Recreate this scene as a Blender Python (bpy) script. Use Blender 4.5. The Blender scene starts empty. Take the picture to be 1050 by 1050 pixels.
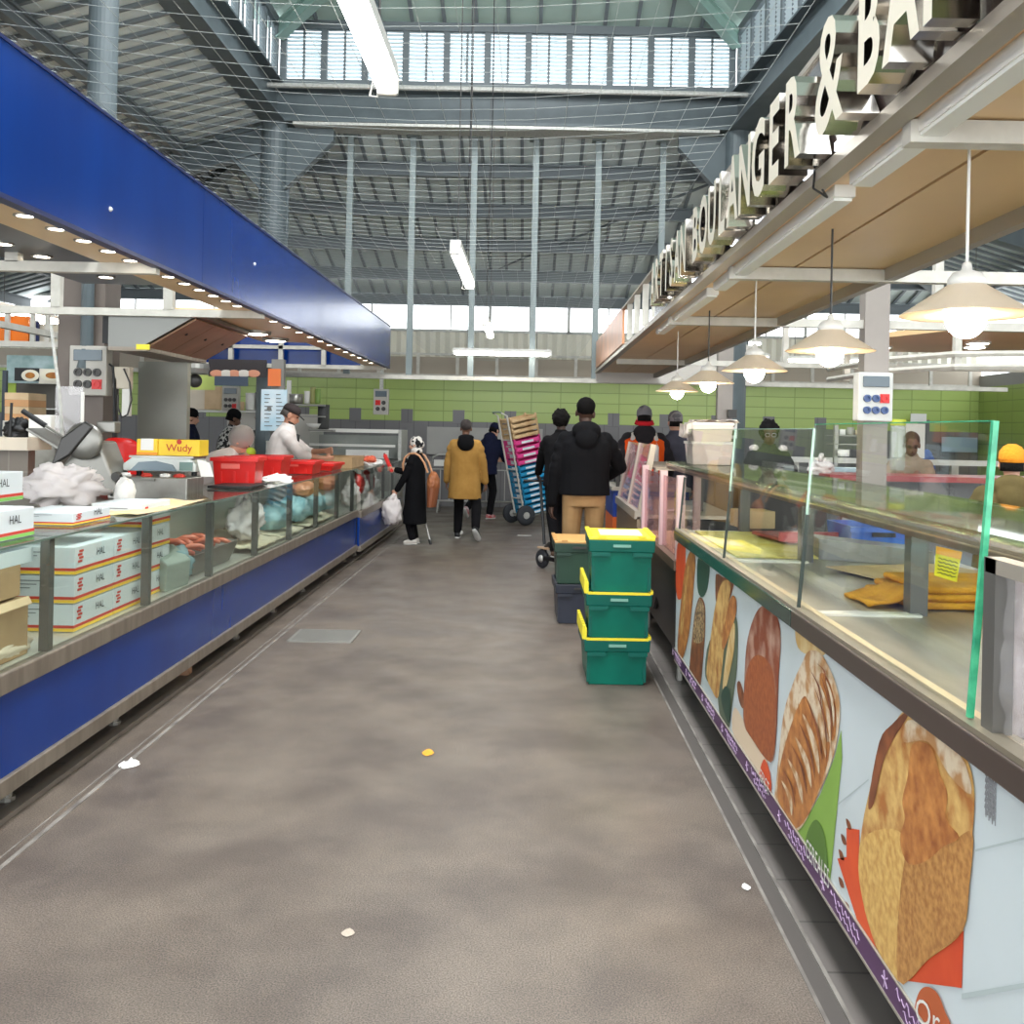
import bpy, bmesh, math, random
from mathutils import Vector, Matrix
random.seed(7)
sc = bpy.context.scene
C = sc.collection
R = math.radians
F, H, VX, VY, ROLL = 1000.0, 1.6, 543.0, 441.0, R(1.2)

# ---------- measuring helpers: turn a point of the photograph into a place in the hall ----------
def uv0(px, py):
    u, v = px - VX, py - VY
    return u * math.cos(ROLL) + v * math.sin(ROLL), -u * math.sin(ROLL) + v * math.cos(ROLL)
def at(px, py, d):
    u, v = uv0(px, py)
    return Vector((u / F * d, d, H - v / F * d))
def onX(px, py, X):
    u, v = uv0(px, py)
    d = X * F / u
    return Vector((X, d, H - v / F * d))

# ---------- colours and materials ----------
def lin(c):
    return tuple((x / 12.92 if x <= 0.04045 else ((x + 0.055) / 1.055) ** 2.4) for x in (c[0] / 255, c[1] / 255, c[2] / 255)) + (1,)
MATS = {}
def mat(name, col, rough=0.6, metal=0.0, spec=0.5, var=None, scale=8.0, bump=0.0, bscale=40.0, emit=None, estr=0.0, stretch=None, detail=6, lo=0.35, hi=0.65, alpha=None, trans=0.0, sub=0.0, coat=0.0):
    if name in MATS: return MATS[name]
    m = bpy.data.materials.new(name); m.use_nodes = True
    nt = m.node_tree; b = nt.nodes['Principled BSDF']
    b.inputs['Base Color'].default_value = lin(col)
    b.inputs['Roughness'].default_value = rough
    b.inputs['Metallic'].default_value = metal
    b.inputs['Specular IOR Level'].default_value = spec
    if coat: b.inputs['Coat Weight'].default_value = coat
    if trans: b.inputs['Transmission Weight'].default_value = trans
    if emit:
        b.inputs['Emission Color'].default_value = lin(emit); b.inputs['Emission Strength'].default_value = estr
    if alpha is not None: b.inputs['Alpha'].default_value = alpha
    if var or bump:
        tc = nt.nodes.new('ShaderNodeTexCoord'); mp = nt.nodes.new('ShaderNodeMapping')
        nt.links.new(tc.outputs['Object'], mp.inputs['Vector'])
        if stretch: mp.inputs['Scale'].default_value = stretch
        if var:
            n = nt.nodes.new('ShaderNodeTexNoise'); n.inputs['Scale'].default_value = scale; n.inputs['Detail'].default_value = detail
            nt.links.new(mp.outputs[0], n.inputs['Vector'])
            r = nt.nodes.new('ShaderNodeValToRGB')
            r.color_ramp.elements[0].position = lo; r.color_ramp.elements[0].color = lin(col)
            r.color_ramp.elements[1].position = hi; r.color_ramp.elements[1].color = lin(var)
            nt.links.new(n.outputs['Fac'], r.inputs[0]); nt.links.new(r.outputs[0], b.inputs['Base Color'])
        if bump:
            n2 = nt.nodes.new('ShaderNodeTexNoise'); n2.inputs['Scale'].default_value = bscale; n2.inputs['Detail'].default_value = 4
            nt.links.new(mp.outputs[0], n2.inputs['Vector'])
            bp = nt.nodes.new('ShaderNodeBump'); bp.inputs['Strength'].default_value = bump; bp.inputs['Distance'].default_value = 0.02
            nt.links.new(n2.outputs['Fac'], bp.inputs['Height']); nt.links.new(bp.outputs[0], b.inputs['Normal'])
    MATS[name] = m
    return m
def tile_mat(name, col, col2, mortar, w, h, rough=0.3, axis='xz', gap=0.012):
    if name in MATS: return MATS[name]
    m = bpy.data.materials.new(name); m.use_nodes = True
    nt = m.node_tree; b = nt.nodes['Principled BSDF']; b.inputs['Roughness'].default_value = rough
    tc = nt.nodes.new('ShaderNodeTexCoord'); sp = nt.nodes.new('ShaderNodeSeparateXYZ'); cb = nt.nodes.new('ShaderNodeCombineXYZ')
    nt.links.new(tc.outputs['Object'], sp.inputs[0])
    nt.links.new(sp.outputs[{'x': 0, 'y': 1, 'z': 2}[axis[0]]], cb.inputs[0]); nt.links.new(sp.outputs[{'x': 0, 'y': 1, 'z': 2}[axis[1]]], cb.inputs[1])
    br = nt.nodes.new('ShaderNodeTexBrick'); br.offset = 0.0
    for k, v in (('Color1', lin(col)), ('Color2', lin(col2)), ('Mortar', lin(mortar)), ('Scale', 1.0), ('Mortar Size', gap), ('Brick Width', w), ('Row Height', h), ('Bias', 0.0)):
        br.inputs[k].default_value = v
    nt.links.new(cb.outputs[0], br.inputs['Vector']); nt.links.new(br.outputs['Color'], b.inputs['Base Color'])
    bp = nt.nodes.new('ShaderNodeBump'); bp.inputs['Strength'].default_value = 0.3; bp.inputs['Distance'].default_value = 0.01; bp.invert = True
    nt.links.new(br.outputs['Fac'], bp.inputs['Height']); nt.links.new(bp.outputs[0], b.inputs['Normal'])
    MATS[name] = m
    return m
def glass_mat(name, tint, refl=0.10, rough=0.02, opac=0.0, ocol=(230, 235, 235)):
    """thin glazing: lets light straight through, tinted, with a Fresnel sheen; opac adds a hazy film (dust, plastic)"""
    if name in MATS: return MATS[name]
    m = bpy.data.materials.new(name); m.use_nodes = True
    nt = m.node_tree; nt.nodes.clear()
    o = nt.nodes.new('ShaderNodeOutputMaterial'); t = nt.nodes.new('ShaderNodeBsdfTransparent'); t.inputs[0].default_value = lin(tint)
    g = nt.nodes.new('ShaderNodeBsdfGlossy'); g.inputs['Roughness'].default_value = rough
    # Schlick reflectance from the angle to the surface, the same from both faces of the sheet
    ge = nt.nodes.new('ShaderNodeNewGeometry'); dt = nt.nodes.new('ShaderNodeVectorMath'); dt.operation = 'DOT_PRODUCT'
    nt.links.new(ge.outputs['Normal'], dt.inputs[0]); nt.links.new(ge.outputs['Incoming'], dt.inputs[1])
    def mth(op, x, y):
        n = nt.nodes.new('ShaderNodeMath'); n.operation = op
        for i, q in enumerate((x, y)):
            if q is None: continue
            if isinstance(q, (int, float)): n.inputs[i].default_value = q
            else: nt.links.new(q, n.inputs[i])
        return n.outputs[0]
    c = mth('ABSOLUTE', dt.outputs['Value'], None); c = mth('SUBTRACT', 1.0, c); c = mth('POWER', c, 5.0)
    c = mth('MULTIPLY', c, .7); c = mth('ADD', c, refl * .35)
    mx = nt.nodes.new('ShaderNodeMixShader'); nt.links.new(c, mx.inputs[0])
    nt.links.new(t.outputs[0], mx.inputs[1]); nt.links.new(g.outputs[0], mx.inputs[2])
    last = mx
    if opac:
        d = nt.nodes.new('ShaderNodeBsdfDiffuse'); d.inputs[0].default_value = lin(ocol)
        m2 = nt.nodes.new('ShaderNodeMixShader'); m2.inputs[0].default_value = opac
        nt.links.new(mx.outputs[0], m2.inputs[1]); nt.links.new(d.outputs[0], m2.inputs[2]); last = m2
    nt.links.new(last.outputs[0], o.inputs[0])
    MATS[name] = m
    return m

# ---------- mesh builder ----------
class MB:
    def __init__(s): s.v = []; s.f = []; s.m = []; s.k = 0
    def add(s, vs, fs):
        b = len(s.v); s.v += [Vector(x) for x in vs]; s.f += [tuple(b + i for i in f) for f in fs]; s.m += [s.k] * len(fs)
        return s
    def mi(s, k): s.k = k; return s
    def box(s, c, d, rz=0.0, M=None):
        x, y, z = d[0] / 2, d[1] / 2, d[2] / 2
        vs = [Vector((i * x, j * y, k * z)) for k in (-1, 1) for j in (-1, 1) for i in (-1, 1)]
        if rz: vs = [Matrix.Rotation(rz, 3, 'Z') @ q for q in vs]
        if M: vs = [M @ q for q in vs]
        return s.add([q + Vector(c) for q in vs], [(0, 2, 3, 1), (4, 5, 7, 6), (0, 1, 5, 4), (2, 6, 7, 3), (0, 4, 6, 2), (1, 3, 7, 5)])
    def bx(s, x0, x1, y0, y1, z0, z1): return s.box(((x0 + x1) / 2, (y0 + y1) / 2, (z0 + z1) / 2), (abs(x1 - x0), abs(y1 - y0), abs(z1 - z0)))
    def frame(s, p0, p1):
        d = (Vector(p1) - Vector(p0)).normalized(); up = Vector((0, 0, 1)) if abs(d.z) < 0.95 else Vector((0, 1, 0))
        a = d.cross(up).normalized(); b = a.cross(d).normalized(); return a, b
    def bar(s, p0, p1, w, h):
        a, b = s.frame(p0, p1); p0, p1 = Vector(p0), Vector(p1)
        vs = [p + a * (i * w / 2) + b * (j * h / 2) for p in (p0, p1) for i, j in ((-1, -1), (1, -1), (1, 1), (-1, 1))]
        return s.add(vs, [(0, 1, 2, 3), (7, 6, 5, 4), (0, 4, 5, 1), (1, 5, 6, 2), (2, 6, 7, 3), (3, 7, 4, 0)])
    def tube(s, p0, p1, r, n=10, r2=None):
        r2 = r if r2 is None else r2
        a, b = s.frame(p0, p1); vs = []
        for p, q in ((Vector(p0), r), (Vector(p1), r2)):
            vs += [p + (a * math.cos(2 * math.pi * i / n) + b * math.sin(2 * math.pi * i / n)) * q for i in range(n)]
        fs = [(i, (i + 1) % n, n + (i + 1) % n, n + i) for i in range(n)] + [tuple(range(n))[::-1], tuple(range(n, 2 * n))]
        return s.add(vs, fs)
    def path(s, pts, r, n=6, close=False):
        pts = [Vector(p) for p in pts]; N = len(pts); vs = []
        for i, p in enumerate(pts):
            q0 = pts[i - 1] if (i > 0 or close) else p; q1 = pts[(i + 1) % N] if (i < N - 1 or close) else p
            a, b = s.frame(q0, q1)
            vs += [p + (a * math.cos(2 * math.pi * k / n) + b * math.sin(2 * math.pi * k / n)) * (r[i] if isinstance(r, (list, tuple)) else r) for k in range(n)]
        fs = []
        for i in range(N if close else N - 1):
            j = (i + 1) % N
            fs += [(i * n + k, i * n + (k + 1) % n, j * n + (k + 1) % n, j * n + k) for k in range(n)]
        if not close: fs += [tuple(range(n))[::-1], tuple((N - 1) * n + k for k in range(n))]
        return s.add(vs, fs)
    def lathe(s, prof, c=(0, 0, 0), n=20, M=None, cap=True):
        vs = []; c = Vector(c)
        for r, z in prof:
            for k in range(n):
                q = Vector((r * math.cos(2 * math.pi * k / n), r * math.sin(2 * math.pi * k / n), z))
                vs.append((M @ q if M else q) + c)
        fs = []
        for i in range(len(prof) - 1): fs += [(i * n + k, i * n + (k + 1) % n, (i + 1) * n + (k + 1) % n, (i + 1) * n + k) for k in range(n)]
        if cap and prof[0][0] > 1e-5: fs.append(tuple(range(n))[::-1])
        if cap and prof[-1][0] > 1e-5: fs.append(tuple((len(prof) - 1) * n + k for k in range(n)))
        return s.add(vs, fs)
    def ball(s, c, r, n=16, m=10, M=None):
        if not isinstance(r, (tuple, list)): r = (r, r, r)
        vs = []; c = Vector(c)
        for i in range(m + 1):
            t = math.pi * i / m
            for k in range(n):
                q = Vector((r[0] * math.sin(t) * math.cos(2 * math.pi * k / n), r[1] * math.sin(t) * math.sin(2 * math.pi * k / n), r[2] * math.cos(t)))
                vs.append((M @ q if M else q) + c)
        return s.add(vs, [(i * n + k, (i + 1) * n + k, (i + 1) * n + (k + 1) % n, i * n + (k + 1) % n) for i in range(m) for k in range(n)])
    def prism(s, poly, off):
        """poly: 3-D outline, off: extrusion vector"""
        n = len(poly); off = Vector(off); p = [Vector(q) for q in poly]
        return s.add(p + [q + off for q in p], [tuple(range(n))[::-1], tuple(range(n, 2 * n))] + [(i, (i + 1) % n, n + (i + 1) % n, n + i) for i in range(n)])
    def capsule(s, p0, p1, r0, r1, n=12):
        p0, p1 = Vector(p0), Vector(p1); d = (p1 - p0); L = d.length or 1e-4; d = d / L
        pts, rr = [], []
        for t in (-0.98, -0.8, -0.4): pts.append(p0 + d * (t * r0)); rr.append(r0 * math.sqrt(1 - t * t))
        pts.append(p0); rr.append(r0); pts.append(p1); rr.append(r1)
        for t in (0.4, 0.8, 0.98): pts.append(p1 + d * (t * r1)); rr.append(r1 * math.sqrt(1 - t * t))
        a, b = s.frame(p0, p1); vs = []; N = len(pts)
        for p, r in zip(pts, rr): vs += [p + (a * math.cos(2 * math.pi * k / n) + b * math.sin(2 * math.pi * k / n)) * r for k in range(n)]
        fs = [(i * n + k, i * n + (k + 1) % n, (i + 1) * n + (k + 1) % n, (i + 1) * n + k) for i in range(N - 1) for k in range(n)] + [tuple(range(n))[::-1], tuple((N - 1) * n + k for k in range(n))]
        return s.add(vs, fs)
    def loft(s, rings, n=16):
        """rings: (centre, rx, ry, xaxis, yaxis)"""
        vs = []
        for c, rx, ry, ax, ay in rings:
            vs += [Vector(c) + ax * (rx * math.cos(2 * math.pi * k / n)) + ay * (ry * math.sin(2 * math.pi * k / n)) for k in range(n)]
        N = len(rings)
        return s.add(vs, [(i * n + k, i * n + (k + 1) % n, (i + 1) * n + (k + 1) % n, (i + 1) * n + k) for i in range(N - 1) for k in range(n)] + [tuple(range(n))[::-1], tuple((N - 1) * n + k for k in range(n))])
    def sheet(s, fn, nu, nv):
        vs = [fn(i / nu, j / nv) for j in range(nv + 1) for i in range(nu + 1)]
        return s.add(vs, [(j * (nu + 1) + i, j * (nu + 1) + i + 1, (j + 1) * (nu + 1) + i + 1, (j + 1) * (nu + 1) + i) for j in range(nv) for i in range(nu)])
    def rot(s, M, o=(0, 0, 0)):
        o = Vector(o); s.v = [M @ (q - o) + o for q in s.v]; return s

def wpos(o):
    p = Vector((0, 0, 0))
    while o: p = p + o.location; o = o.parent
    return p
def setp(o, label=None, cat=None, group=None, kind=None):
    if label: o['label'] = label
    if cat: o['category'] = cat
    if group: o['group'] = group
    if kind: o['kind'] = kind
    return o
def link_mesh(name, me, parent=None, bevel=0, smooth=False, solid=0, subsurf=0):
    o = bpy.data.objects.new(name, me); C.objects.link(o)
    if parent: o.parent = parent
    if smooth:
        for p in me.polygons: p.use_smooth = True
    if solid:
        m = o.modifiers.new('solid', 'SOLIDIFY'); m.thickness = solid; m.offset = 0
    if bevel:
        m = o.modifiers.new('bevel', 'BEVEL'); m.width = bevel; m.segments = 2; m.limit_method = 'ANGLE'; m.angle_limit = R(40)
    if subsurf:
        m = o.modifiers.new('sub', 'SUBSURF'); m.levels = subsurf; m.render_levels = subsurf
    return o
def build(name, mb, mats, parent=None, label=None, cat=None, group=None, kind=None, bevel=0, smooth=False, solid=0, subsurf=0, weld=False, loc=None):
    """links the builder's geometry (world coordinates) as ONE mesh object, as a thing or as a part of parent"""
    me = bpy.data.meshes.new(name)
    off = wpos(parent)
    if not parent:
        if loc is not None: off = Vector(loc)
        else:
            xs = [q.x for q in mb.v]; ys = [q.y for q in mb.v]; zs = [q.z for q in mb.v]
            off = Vector(((min(xs) + max(xs)) / 2, (min(ys) + max(ys)) / 2, min(zs)))
    if not isinstance(mats, (list, tuple)): mats = [mats]
    me.from_pydata([q - off for q in mb.v], [], mb.f)
    for m in mats: me.materials.append(m)
    if len(mats) > 1: me.polygons.foreach_set('material_index', mb.m)
    bm = bmesh.new(); bm.from_mesh(me)
    if weld: bmesh.ops.remove_doubles(bm, verts=bm.verts, dist=1e-4)
    bmesh.ops.recalc_face_normals(bm, faces=bm.faces)
    bm.to_mesh(me); bm.free(); me.update()
    o = link_mesh(name, me, parent, bevel, smooth, solid, subsurf)
    if not parent: o.location = off
    return setp(o, label, cat, group, kind)
def thing(name, label, cat, loc=(0, 0, 0), group=None, rz=0):
    o = bpy.data.objects.new(name, None); C.objects.link(o); o.location = loc; o.rotation_euler.z = rz; o.empty_display_size = 0.1
    return setp(o, label, cat, group)
def dup(o, loc=None, rz=None, label=None, group=None, parent=None):
    c = o.copy(); C.objects.link(c)
    if parent: c.parent = parent
    for ch in list(o.children): dup(ch, parent=c)
    if loc is not None: c.location = loc
    if rz is not None: c.rotation_euler.z = rz
    return setp(c, label, None, group)
def text_mb(s, size, depth=0.0, sx=1.0, center=True, bold=0.0):
    """lettering as plain mesh data in the XY plane (x reading direction, y up, z towards the reader)"""
    cu = bpy.data.curves.new('lettering', 'FONT'); cu.body = s; cu.size = size; cu.extrude = depth / 2; cu.resolution_u = 3
    if center: cu.align_x = 'CENTER'
    cu.offset = bold * size
    o = bpy.data.objects.new('lettering', cu); C.objects.link(o)
    dg = bpy.context.evaluated_depsgraph_get(); dg.update()
    me = bpy.data.meshes.new_from_object(o.evaluated_get(dg))
    mb = MB(); mb.add([Vector((v.co.x * sx, v.co.y, v.co.z)) for v in me.vertices], [tuple(p.vertices) for p in me.polygons])
    bpy.data.objects.remove(o); bpy.data.curves.remove(cu); bpy.data.meshes.remove(me)
    return mb
def place_mb(mb, o, ax, ay):
    ax, ay = Vector(ax).normalized(), Vector(ay).normalized(); az = ax.cross(ay)
    mb.v = [Vector(o) + ax * q.x + ay * q.y + az * q.z for q in mb.v]; return mb

# ---------- material list ----------
steel = mat('brushed_steel', (176, 174, 168), 0.35, 0.85, var=(150, 147, 140), scale=5, stretch=(1, 14, 1))
steel2 = mat('dull_steel', (160, 158, 152), 0.45, 0.6)
galv = mat('galvanised_steel', (172, 172, 166), 0.5, 0.3, var=(196, 195, 190), scale=30)
white_steel = mat('painted_pale_steel', (208, 204, 194), 0.45, var=(192, 188, 178), scale=10)
roofsteel = mat('grey_blue_painted_steel', (88, 98, 102), 0.5, var=(80, 90, 94), scale=4)
roofdark = mat('dark_grey_steel', (104, 112, 116), 0.55)
black = mat('black_plastic', (22, 22, 24), 0.5)
darkgrey = mat('dark_grey_metal', (70, 68, 66), 0.45, 0.3)
white = mat('white_plastic', (228, 226, 220), 0.4)
paper = mat('white_paper', (232, 230, 226), 0.8)
red = mat('red_plastic', (222, 32, 26), 0.35, var=(206, 24, 20), scale=4)
yellow = mat('yellow_plastic', (232, 216, 50), 0.45)
card = mat('brown_cardboard', (176, 146, 108), 0.85, var=(160, 130, 94), scale=6)
cardl = mat('pale_cardboard', (214, 186, 150), 0.85, var=(200, 172, 136), scale=6)
carton = mat('white_printed_carton', (204, 210, 212), 0.7)
bluepanel = mat('blue_laminate', (5, 52, 128), 0.22, spec=.3, coat=0.05, var=(4, 46, 118), scale=2.5, stretch=(1, 1, 0.3))
beige = mat('beige_laminate', (236, 200, 152), 0.35, var=(226, 190, 142), scale=1.2)
greywall = mat('grey_board', (150, 148, 144), 0.6)
glass = glass_mat('clear_glass', (252, 254, 253), 0.09)
glass_g = glass_mat('green_edge_glass', (250, 254, 252), 0.10)
glass_edge = mat('cut_glass_edge', (52, 150, 112), 0.15, var=(90, 200, 150), scale=20)
film = glass_mat('plastic_film', (240, 240, 242), 0.16, 0.1, 0.22, (235, 230, 228))
bagp = glass_mat('carrier_bag_plastic', (240, 240, 244), 0.06, 0.3, 0.86, (226, 218, 216))
tube_em = mat('lit_tube', (255, 255, 255), emit=(255, 252, 244), estr=14.0)
spot_em = mat('lit_spot', (255, 255, 255), emit=(255, 244, 226), estr=13.0)
bulb_em = mat('lit_bulb', (255, 255, 255), emit=(255, 236, 206), estr=130.0)
ink = mat('black_ink', (40, 38, 40), 0.7)
redink = mat('red_ink', (196, 58, 44), 0.7)
yellink = mat('yellow_ink', (240, 196, 60), 0.7)
greenink = mat('green_ink', (130, 190, 90), 0.7)
skin = mat('skin_light', (206, 156, 132), 0.55)
skin_d = mat('skin_dark', (72, 50, 40), 0.5)
# =====================================================  THE HALL  =====================================================
def floor_mat():
    m = bpy.data.materials.new('asphalt_floor'); m.use_nodes = True; nt = m.node_tree; b = nt.nodes['Principled BSDF']
    N = lambda t: nt.nodes.new(t); L = nt.links.new
    tc = N('ShaderNodeTexCoord')
    n1 = N('ShaderNodeTexNoise'); n1.inputs['Scale'].default_value = 1.9; n1.inputs['Detail'].default_value = 9; n1.inputs['Roughness'].default_value = .62; L(tc.outputs['Object'], n1.inputs['Vector'])
    r1 = N('ShaderNodeValToRGB'); r1.color_ramp.elements[0].position = .38; r1.color_ramp.elements[0].color = lin((90, 81, 75)); r1.color_ramp.elements[1].position = .62; r1.color_ramp.elements[1].color = lin((112, 102, 93)); L(n1.outputs['Fac'], r1.inputs[0])
    n2 = N('ShaderNodeTexNoise'); n2.inputs['Scale'].default_value = 190; n2.inputs['Detail'].default_value = 3; L(tc.outputs['Object'], n2.inputs['Vector'])
    r2 = N('ShaderNodeValToRGB'); r2.color_ramp.elements[0].position = .35; r2.color_ramp.elements[0].color = (.5, .49, .48, 1); r2.color_ramp.elements[1].position = .66; r2.color_ramp.elements[1].color = (1.5, 1.48, 1.46, 1); L(n2.outputs['Fac'], r2.inputs[0])
    mx = N('ShaderNodeMix'); mx.data_type = 'RGBA'; mx.blend_type = 'MULTIPLY'; mx.inputs[0].default_value = 1; L(r1.outputs[0], mx.inputs[6]); L(r2.outputs[0], mx.inputs[7]); L(mx.outputs[2], b.inputs['Base Color'])
    n3 = N('ShaderNodeTexNoise'); n3.inputs['Scale'].default_value = 2.2; L(tc.outputs['Object'], n3.inputs['Vector'])
    r3 = N('ShaderNodeMapRange'); r3.inputs[1].default_value = .35; r3.inputs[2].default_value = .65; r3.inputs[3].default_value = .34; r3.inputs[4].default_value = .5; L(n3.outputs['Fac'], r3.inputs[0]); L(r3.outputs[0], b.inputs['Roughness'])
    bp = N('ShaderNodeBump'); bp.inputs['Strength'].default_value = .25; bp.inputs['Distance'].default_value = .004; L(n2.outputs['Fac'], bp.inputs['Height']); L(bp.outputs[0], b.inputs['Normal'])
    return m
build('floor', MB().add([(-13, -6, 0), (11, -6, 0), (11, 21, 0), (-13, 21, 0)], [(0, 1, 2, 3)]), floor_mat(), kind='structure')
stall_tile = tile_mat('dark_stall_tiles', (92, 88, 86), (98, 93, 90), (70, 67, 65), .3, .3, .4, 'xy', .006)
build('floor_stall', MB().bx(-12.9, -2.06, -5, 17.6, 0, .018), stall_tile, kind='structure')
build('floor_stall', MB().bx(.915, 10.9, -5, 12.6, 0, .006), tile_mat('grey_stall_tiles', (104, 98, 94), (110, 104, 100), (80, 76, 72), .3, .3, .4, 'xy', .006), kind='structure')
joint = mat('worn_joint', (140, 134, 127), 0.6, var=(100, 94, 89), scale=6)
kerbm = mat('worn_concrete_edge', (120, 112, 104), 0.6, var=(104, 96, 90), scale=5)
build('trim_1', MB().bx(-1.862, -1.842, -5, 17.6, 0, .003).bx(-1.9, -1.893, -5, 17.6, 0, .002), joint, kind='structure')
build('trim_2', MB().bx(-2.1, -2.045, -5, 17.6, 0, .024), kerbm, kind='structure')
build('trim_3', MB().bx(.84, .852, -5, 12.6, 0, .003).bx(.905, .918, -5, 12.6, 0, .008), joint, kind='structure')
build('trim_4', MB().bx(.852, .905, -5, 12.6, 0, .002), mat('dark_gutter', (80, 74, 70), .6), kind='structure')

# far wall: grey tiles below, green tiles above, boarded band, corrugated sheet, windows
YB = 20.0
grey_t = tile_mat('grey_wall_tiles', (116, 114, 116), (122, 120, 122), (98, 96, 98), .3, .9, .35, 'xz', .008)
green_t = tile_mat('green_wall_tiles', (168, 190, 104), (174, 196, 110), (140, 162, 84), .6, .215, .3, 'xz', .010)
build('wall_back', MB().bx(-12.8, 9.25, YB, YB + .12, 0, 1.74), grey_t, kind='structure')
build('wall_back', MB().bx(-12.8, 9.25, YB, YB + .12, 1.74, 2.66), green_t, kind='structure')
cren = MB()
x = -9.0
while x < 9.0:
    cren.bx(x, x + .24, YB - .004, YB + .01, 1.7, 1.98); x += 1.06
build('trim_5', cren, grey_t, kind='structure')
build('trim_6', MB().bx(-12.8, 9.25, YB - .03, YB + .05, 2.66, 2.71), white_steel, kind='structure')
build('wall_back', MB().bx(-12.8, 9.25, YB + .02, YB + .12, 2.71, 3.06), mat('beige_board', (176, 164, 148), .6), kind='structure')
corr = mat('pale_corrugated_sheet', (234, 230, 214), .5)
m = MB()
m.sheet(lambda a, b: Vector((-12.8 + 22.05 * a, YB + .06 + .03 * math.cos(a * 220 * 2 * math.pi / 1.0 * .5), 3.06 + .56 * b)), 440, 1)
build('wall_back', m, corr, kind='structure')
build('wall_back', MB().bx(-12.8, 9.25, YB, YB + .12, 4.2, 4.5), roofsteel, kind='structure')
for i in range(13):
    x0 = -12.2 + i * 1.62
    w = MB().bx(x0, x0 + 1.62, YB, YB + .08, 3.58, 3.63).bx(x0, x0 + 1.62, YB, YB + .08, 4.15, 4.2)
    w.bx(x0 - .03, x0 + .03, YB, YB + .08, 3.58, 4.2).bx(x0 + .8, x0 + .83, YB + .02, YB + .06, 3.6, 4.2)
    build('window_%d' % (i + 1), w, galv, kind='structure')
build('wall_right', MB().bx(9.2, 9.3, 4, YB, 0, 2.66), tile_mat('green_wall_tiles_shaded', (146, 168, 80), (152, 174, 86), (124, 144, 66), .6, .215, .3, 'yz', .010), kind='structure')  # side tiles darker than the back wall's, shade put into the colour
build('wall_right', MB().bx(9.2, 9.3, 4, YB, 2.66, 2.9), greywall, kind='structure')
build('wall_left', MB().bx(-12.85, -12.75, -4, YB, 0, 2.7), greywall, kind='structure')

# roof: a lantern over the aisle, four low slopes falling away from it
SL = .29
LX, RX, LY = -3.74, 2.9, 14.0
sheetm = mat('grey_roof_sheet', (218, 228, 226), .5, var=(206, 216, 214), scale=1.5, bump=.05, bscale=60)
seam = mat('dark_roof_seam', (120, 128, 132), .5)
def roof_slope(name, P, nrib, npan=1):
    """P = (eave a, eave b, top b, top a); standing seams run from eave to top"""
    a, b, c, d = [Vector(p) for p in P]; m = MB()
    m.add([a, b, c, d], [(0, 1, 2, 3)]); m.mi(1)
    return m
m = roof_slope('back', [(-10.0, 20.1, 4.23), (9.2, 20.1, 4.23), (RX, LY, 6.0), (LX, LY, 6.0)], 0)
x = -9.8
while x < 9.2:      # seams run straight up the slope until the hip
    top = LY if LX <= x <= RX else (LY + (LX - x) if x < LX else LY + (x - RX) * 6.1 / 6.3)
    m.bar((x, 20.05, 6.0 - SL * 6.05 - .02), (x, top, 6.0 - SL * (top - LY) - .02), .05, .04); x += .3
build('ceiling_back', m, [sheetm, seam], kind='structure')
m = MB().add([(-12.9, -4, 6 - SL * 9.16), (-12.9, 20.1, 6 - SL * 9.16), (-10, 20.1, 4.23), (LX, LY, 6.0), (LX, -4, 6.0)], [(0, 1, 2, 3, 4)]); m.mi(1)
y = -3.8
while y < 19.6:
    xt = LX if y <= LY else LX - (y - LY)
    m.bar((-12.85, y, 6 - SL * 9.11 - .02), (xt, y, 6 - SL * (LX - xt) - .02), .05, .04); y += .3
build('ceiling_left', m, [sheetm, seam], kind='structure')
m = MB().add([(9.25, -4, 6 - SL * 6.35), (9.25, 20.1, 6 - SL * 6.35), (9.2, 20.1, 4.23), (RX, LY, 6.0), (RX + 1.35, -4, 6.0)], [(0, 1, 2, 3, 4)]); m.mi(1)
y = -3.8
while y < 19.6:
    xt = RX + .075 * (LY - y) if y <= LY else RX + (y - LY) * 1.03
    m.bar((9.2, y, 6 - SL * 6.3 - .02), (xt, y, 6 - SL * max(0, xt - RX - .075 * max(0, LY - y)) - .02), .05, .04); y += .3
build('ceiling_right', m, [sheetm, seam], kind='structure')
def beam(p0, p1, w, h, mt=None, web=True):
    """rolled I-section"""
    a, b = MB().frame(p0, p1); p0, p1 = Vector(p0), Vector(p1); m = MB()
    m.bar(p0 + b * (h / 2), p1 + b * (h / 2), w, .03).bar(p0 - b * (h / 2), p1 - b * (h / 2), w, .03).bar(p0, p1, .03, h)
    return build('roof_beam', m, mt or roofsteel, kind='structure')
for Y in (15.0, 16.2, 17.4, 18.6, 19.75):
    z = 6.0 - SL * (Y - LY) - .14
    beam((LX - (Y - LY), Y, z), (RX + (Y - LY) * 1.03, Y, z), .12, .18, roofdark)
for k in range(1, 7):
    X = LX - 1.3 * k; z = 6.0 - SL * 1.3 * k - .14
    beam((X, -3.5, z), (X, min(19.9, LY + 1.3 * k), z), .10, .16, roofdark)
for k in range(1, 5):
    X = RX + 1.3 * k; z = 6.0 - SL * 1.3 * k - .14
    beam((X + .8, -3.5, z), (X, min(19.9, LY + 1.3 * k), z), .10, .16, roofdark)
for Y in (14.0, 8.4):
    beam((LX, Y, 5.72), (-12.7, Y, 5.72 - SL * 8.9), .2, .34)
    beam((RX + (14 - Y) * .075, Y, 5.72), (9.2, Y, 5.72 - SL * 6.3), .2, .34)
beam((LX, LY, 5.85), (-9.8, 19.9, 4.15), .2, .3); beam((RX, LY, 5.85), (9.1, 19.9, 4.15), .2, .3)
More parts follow.
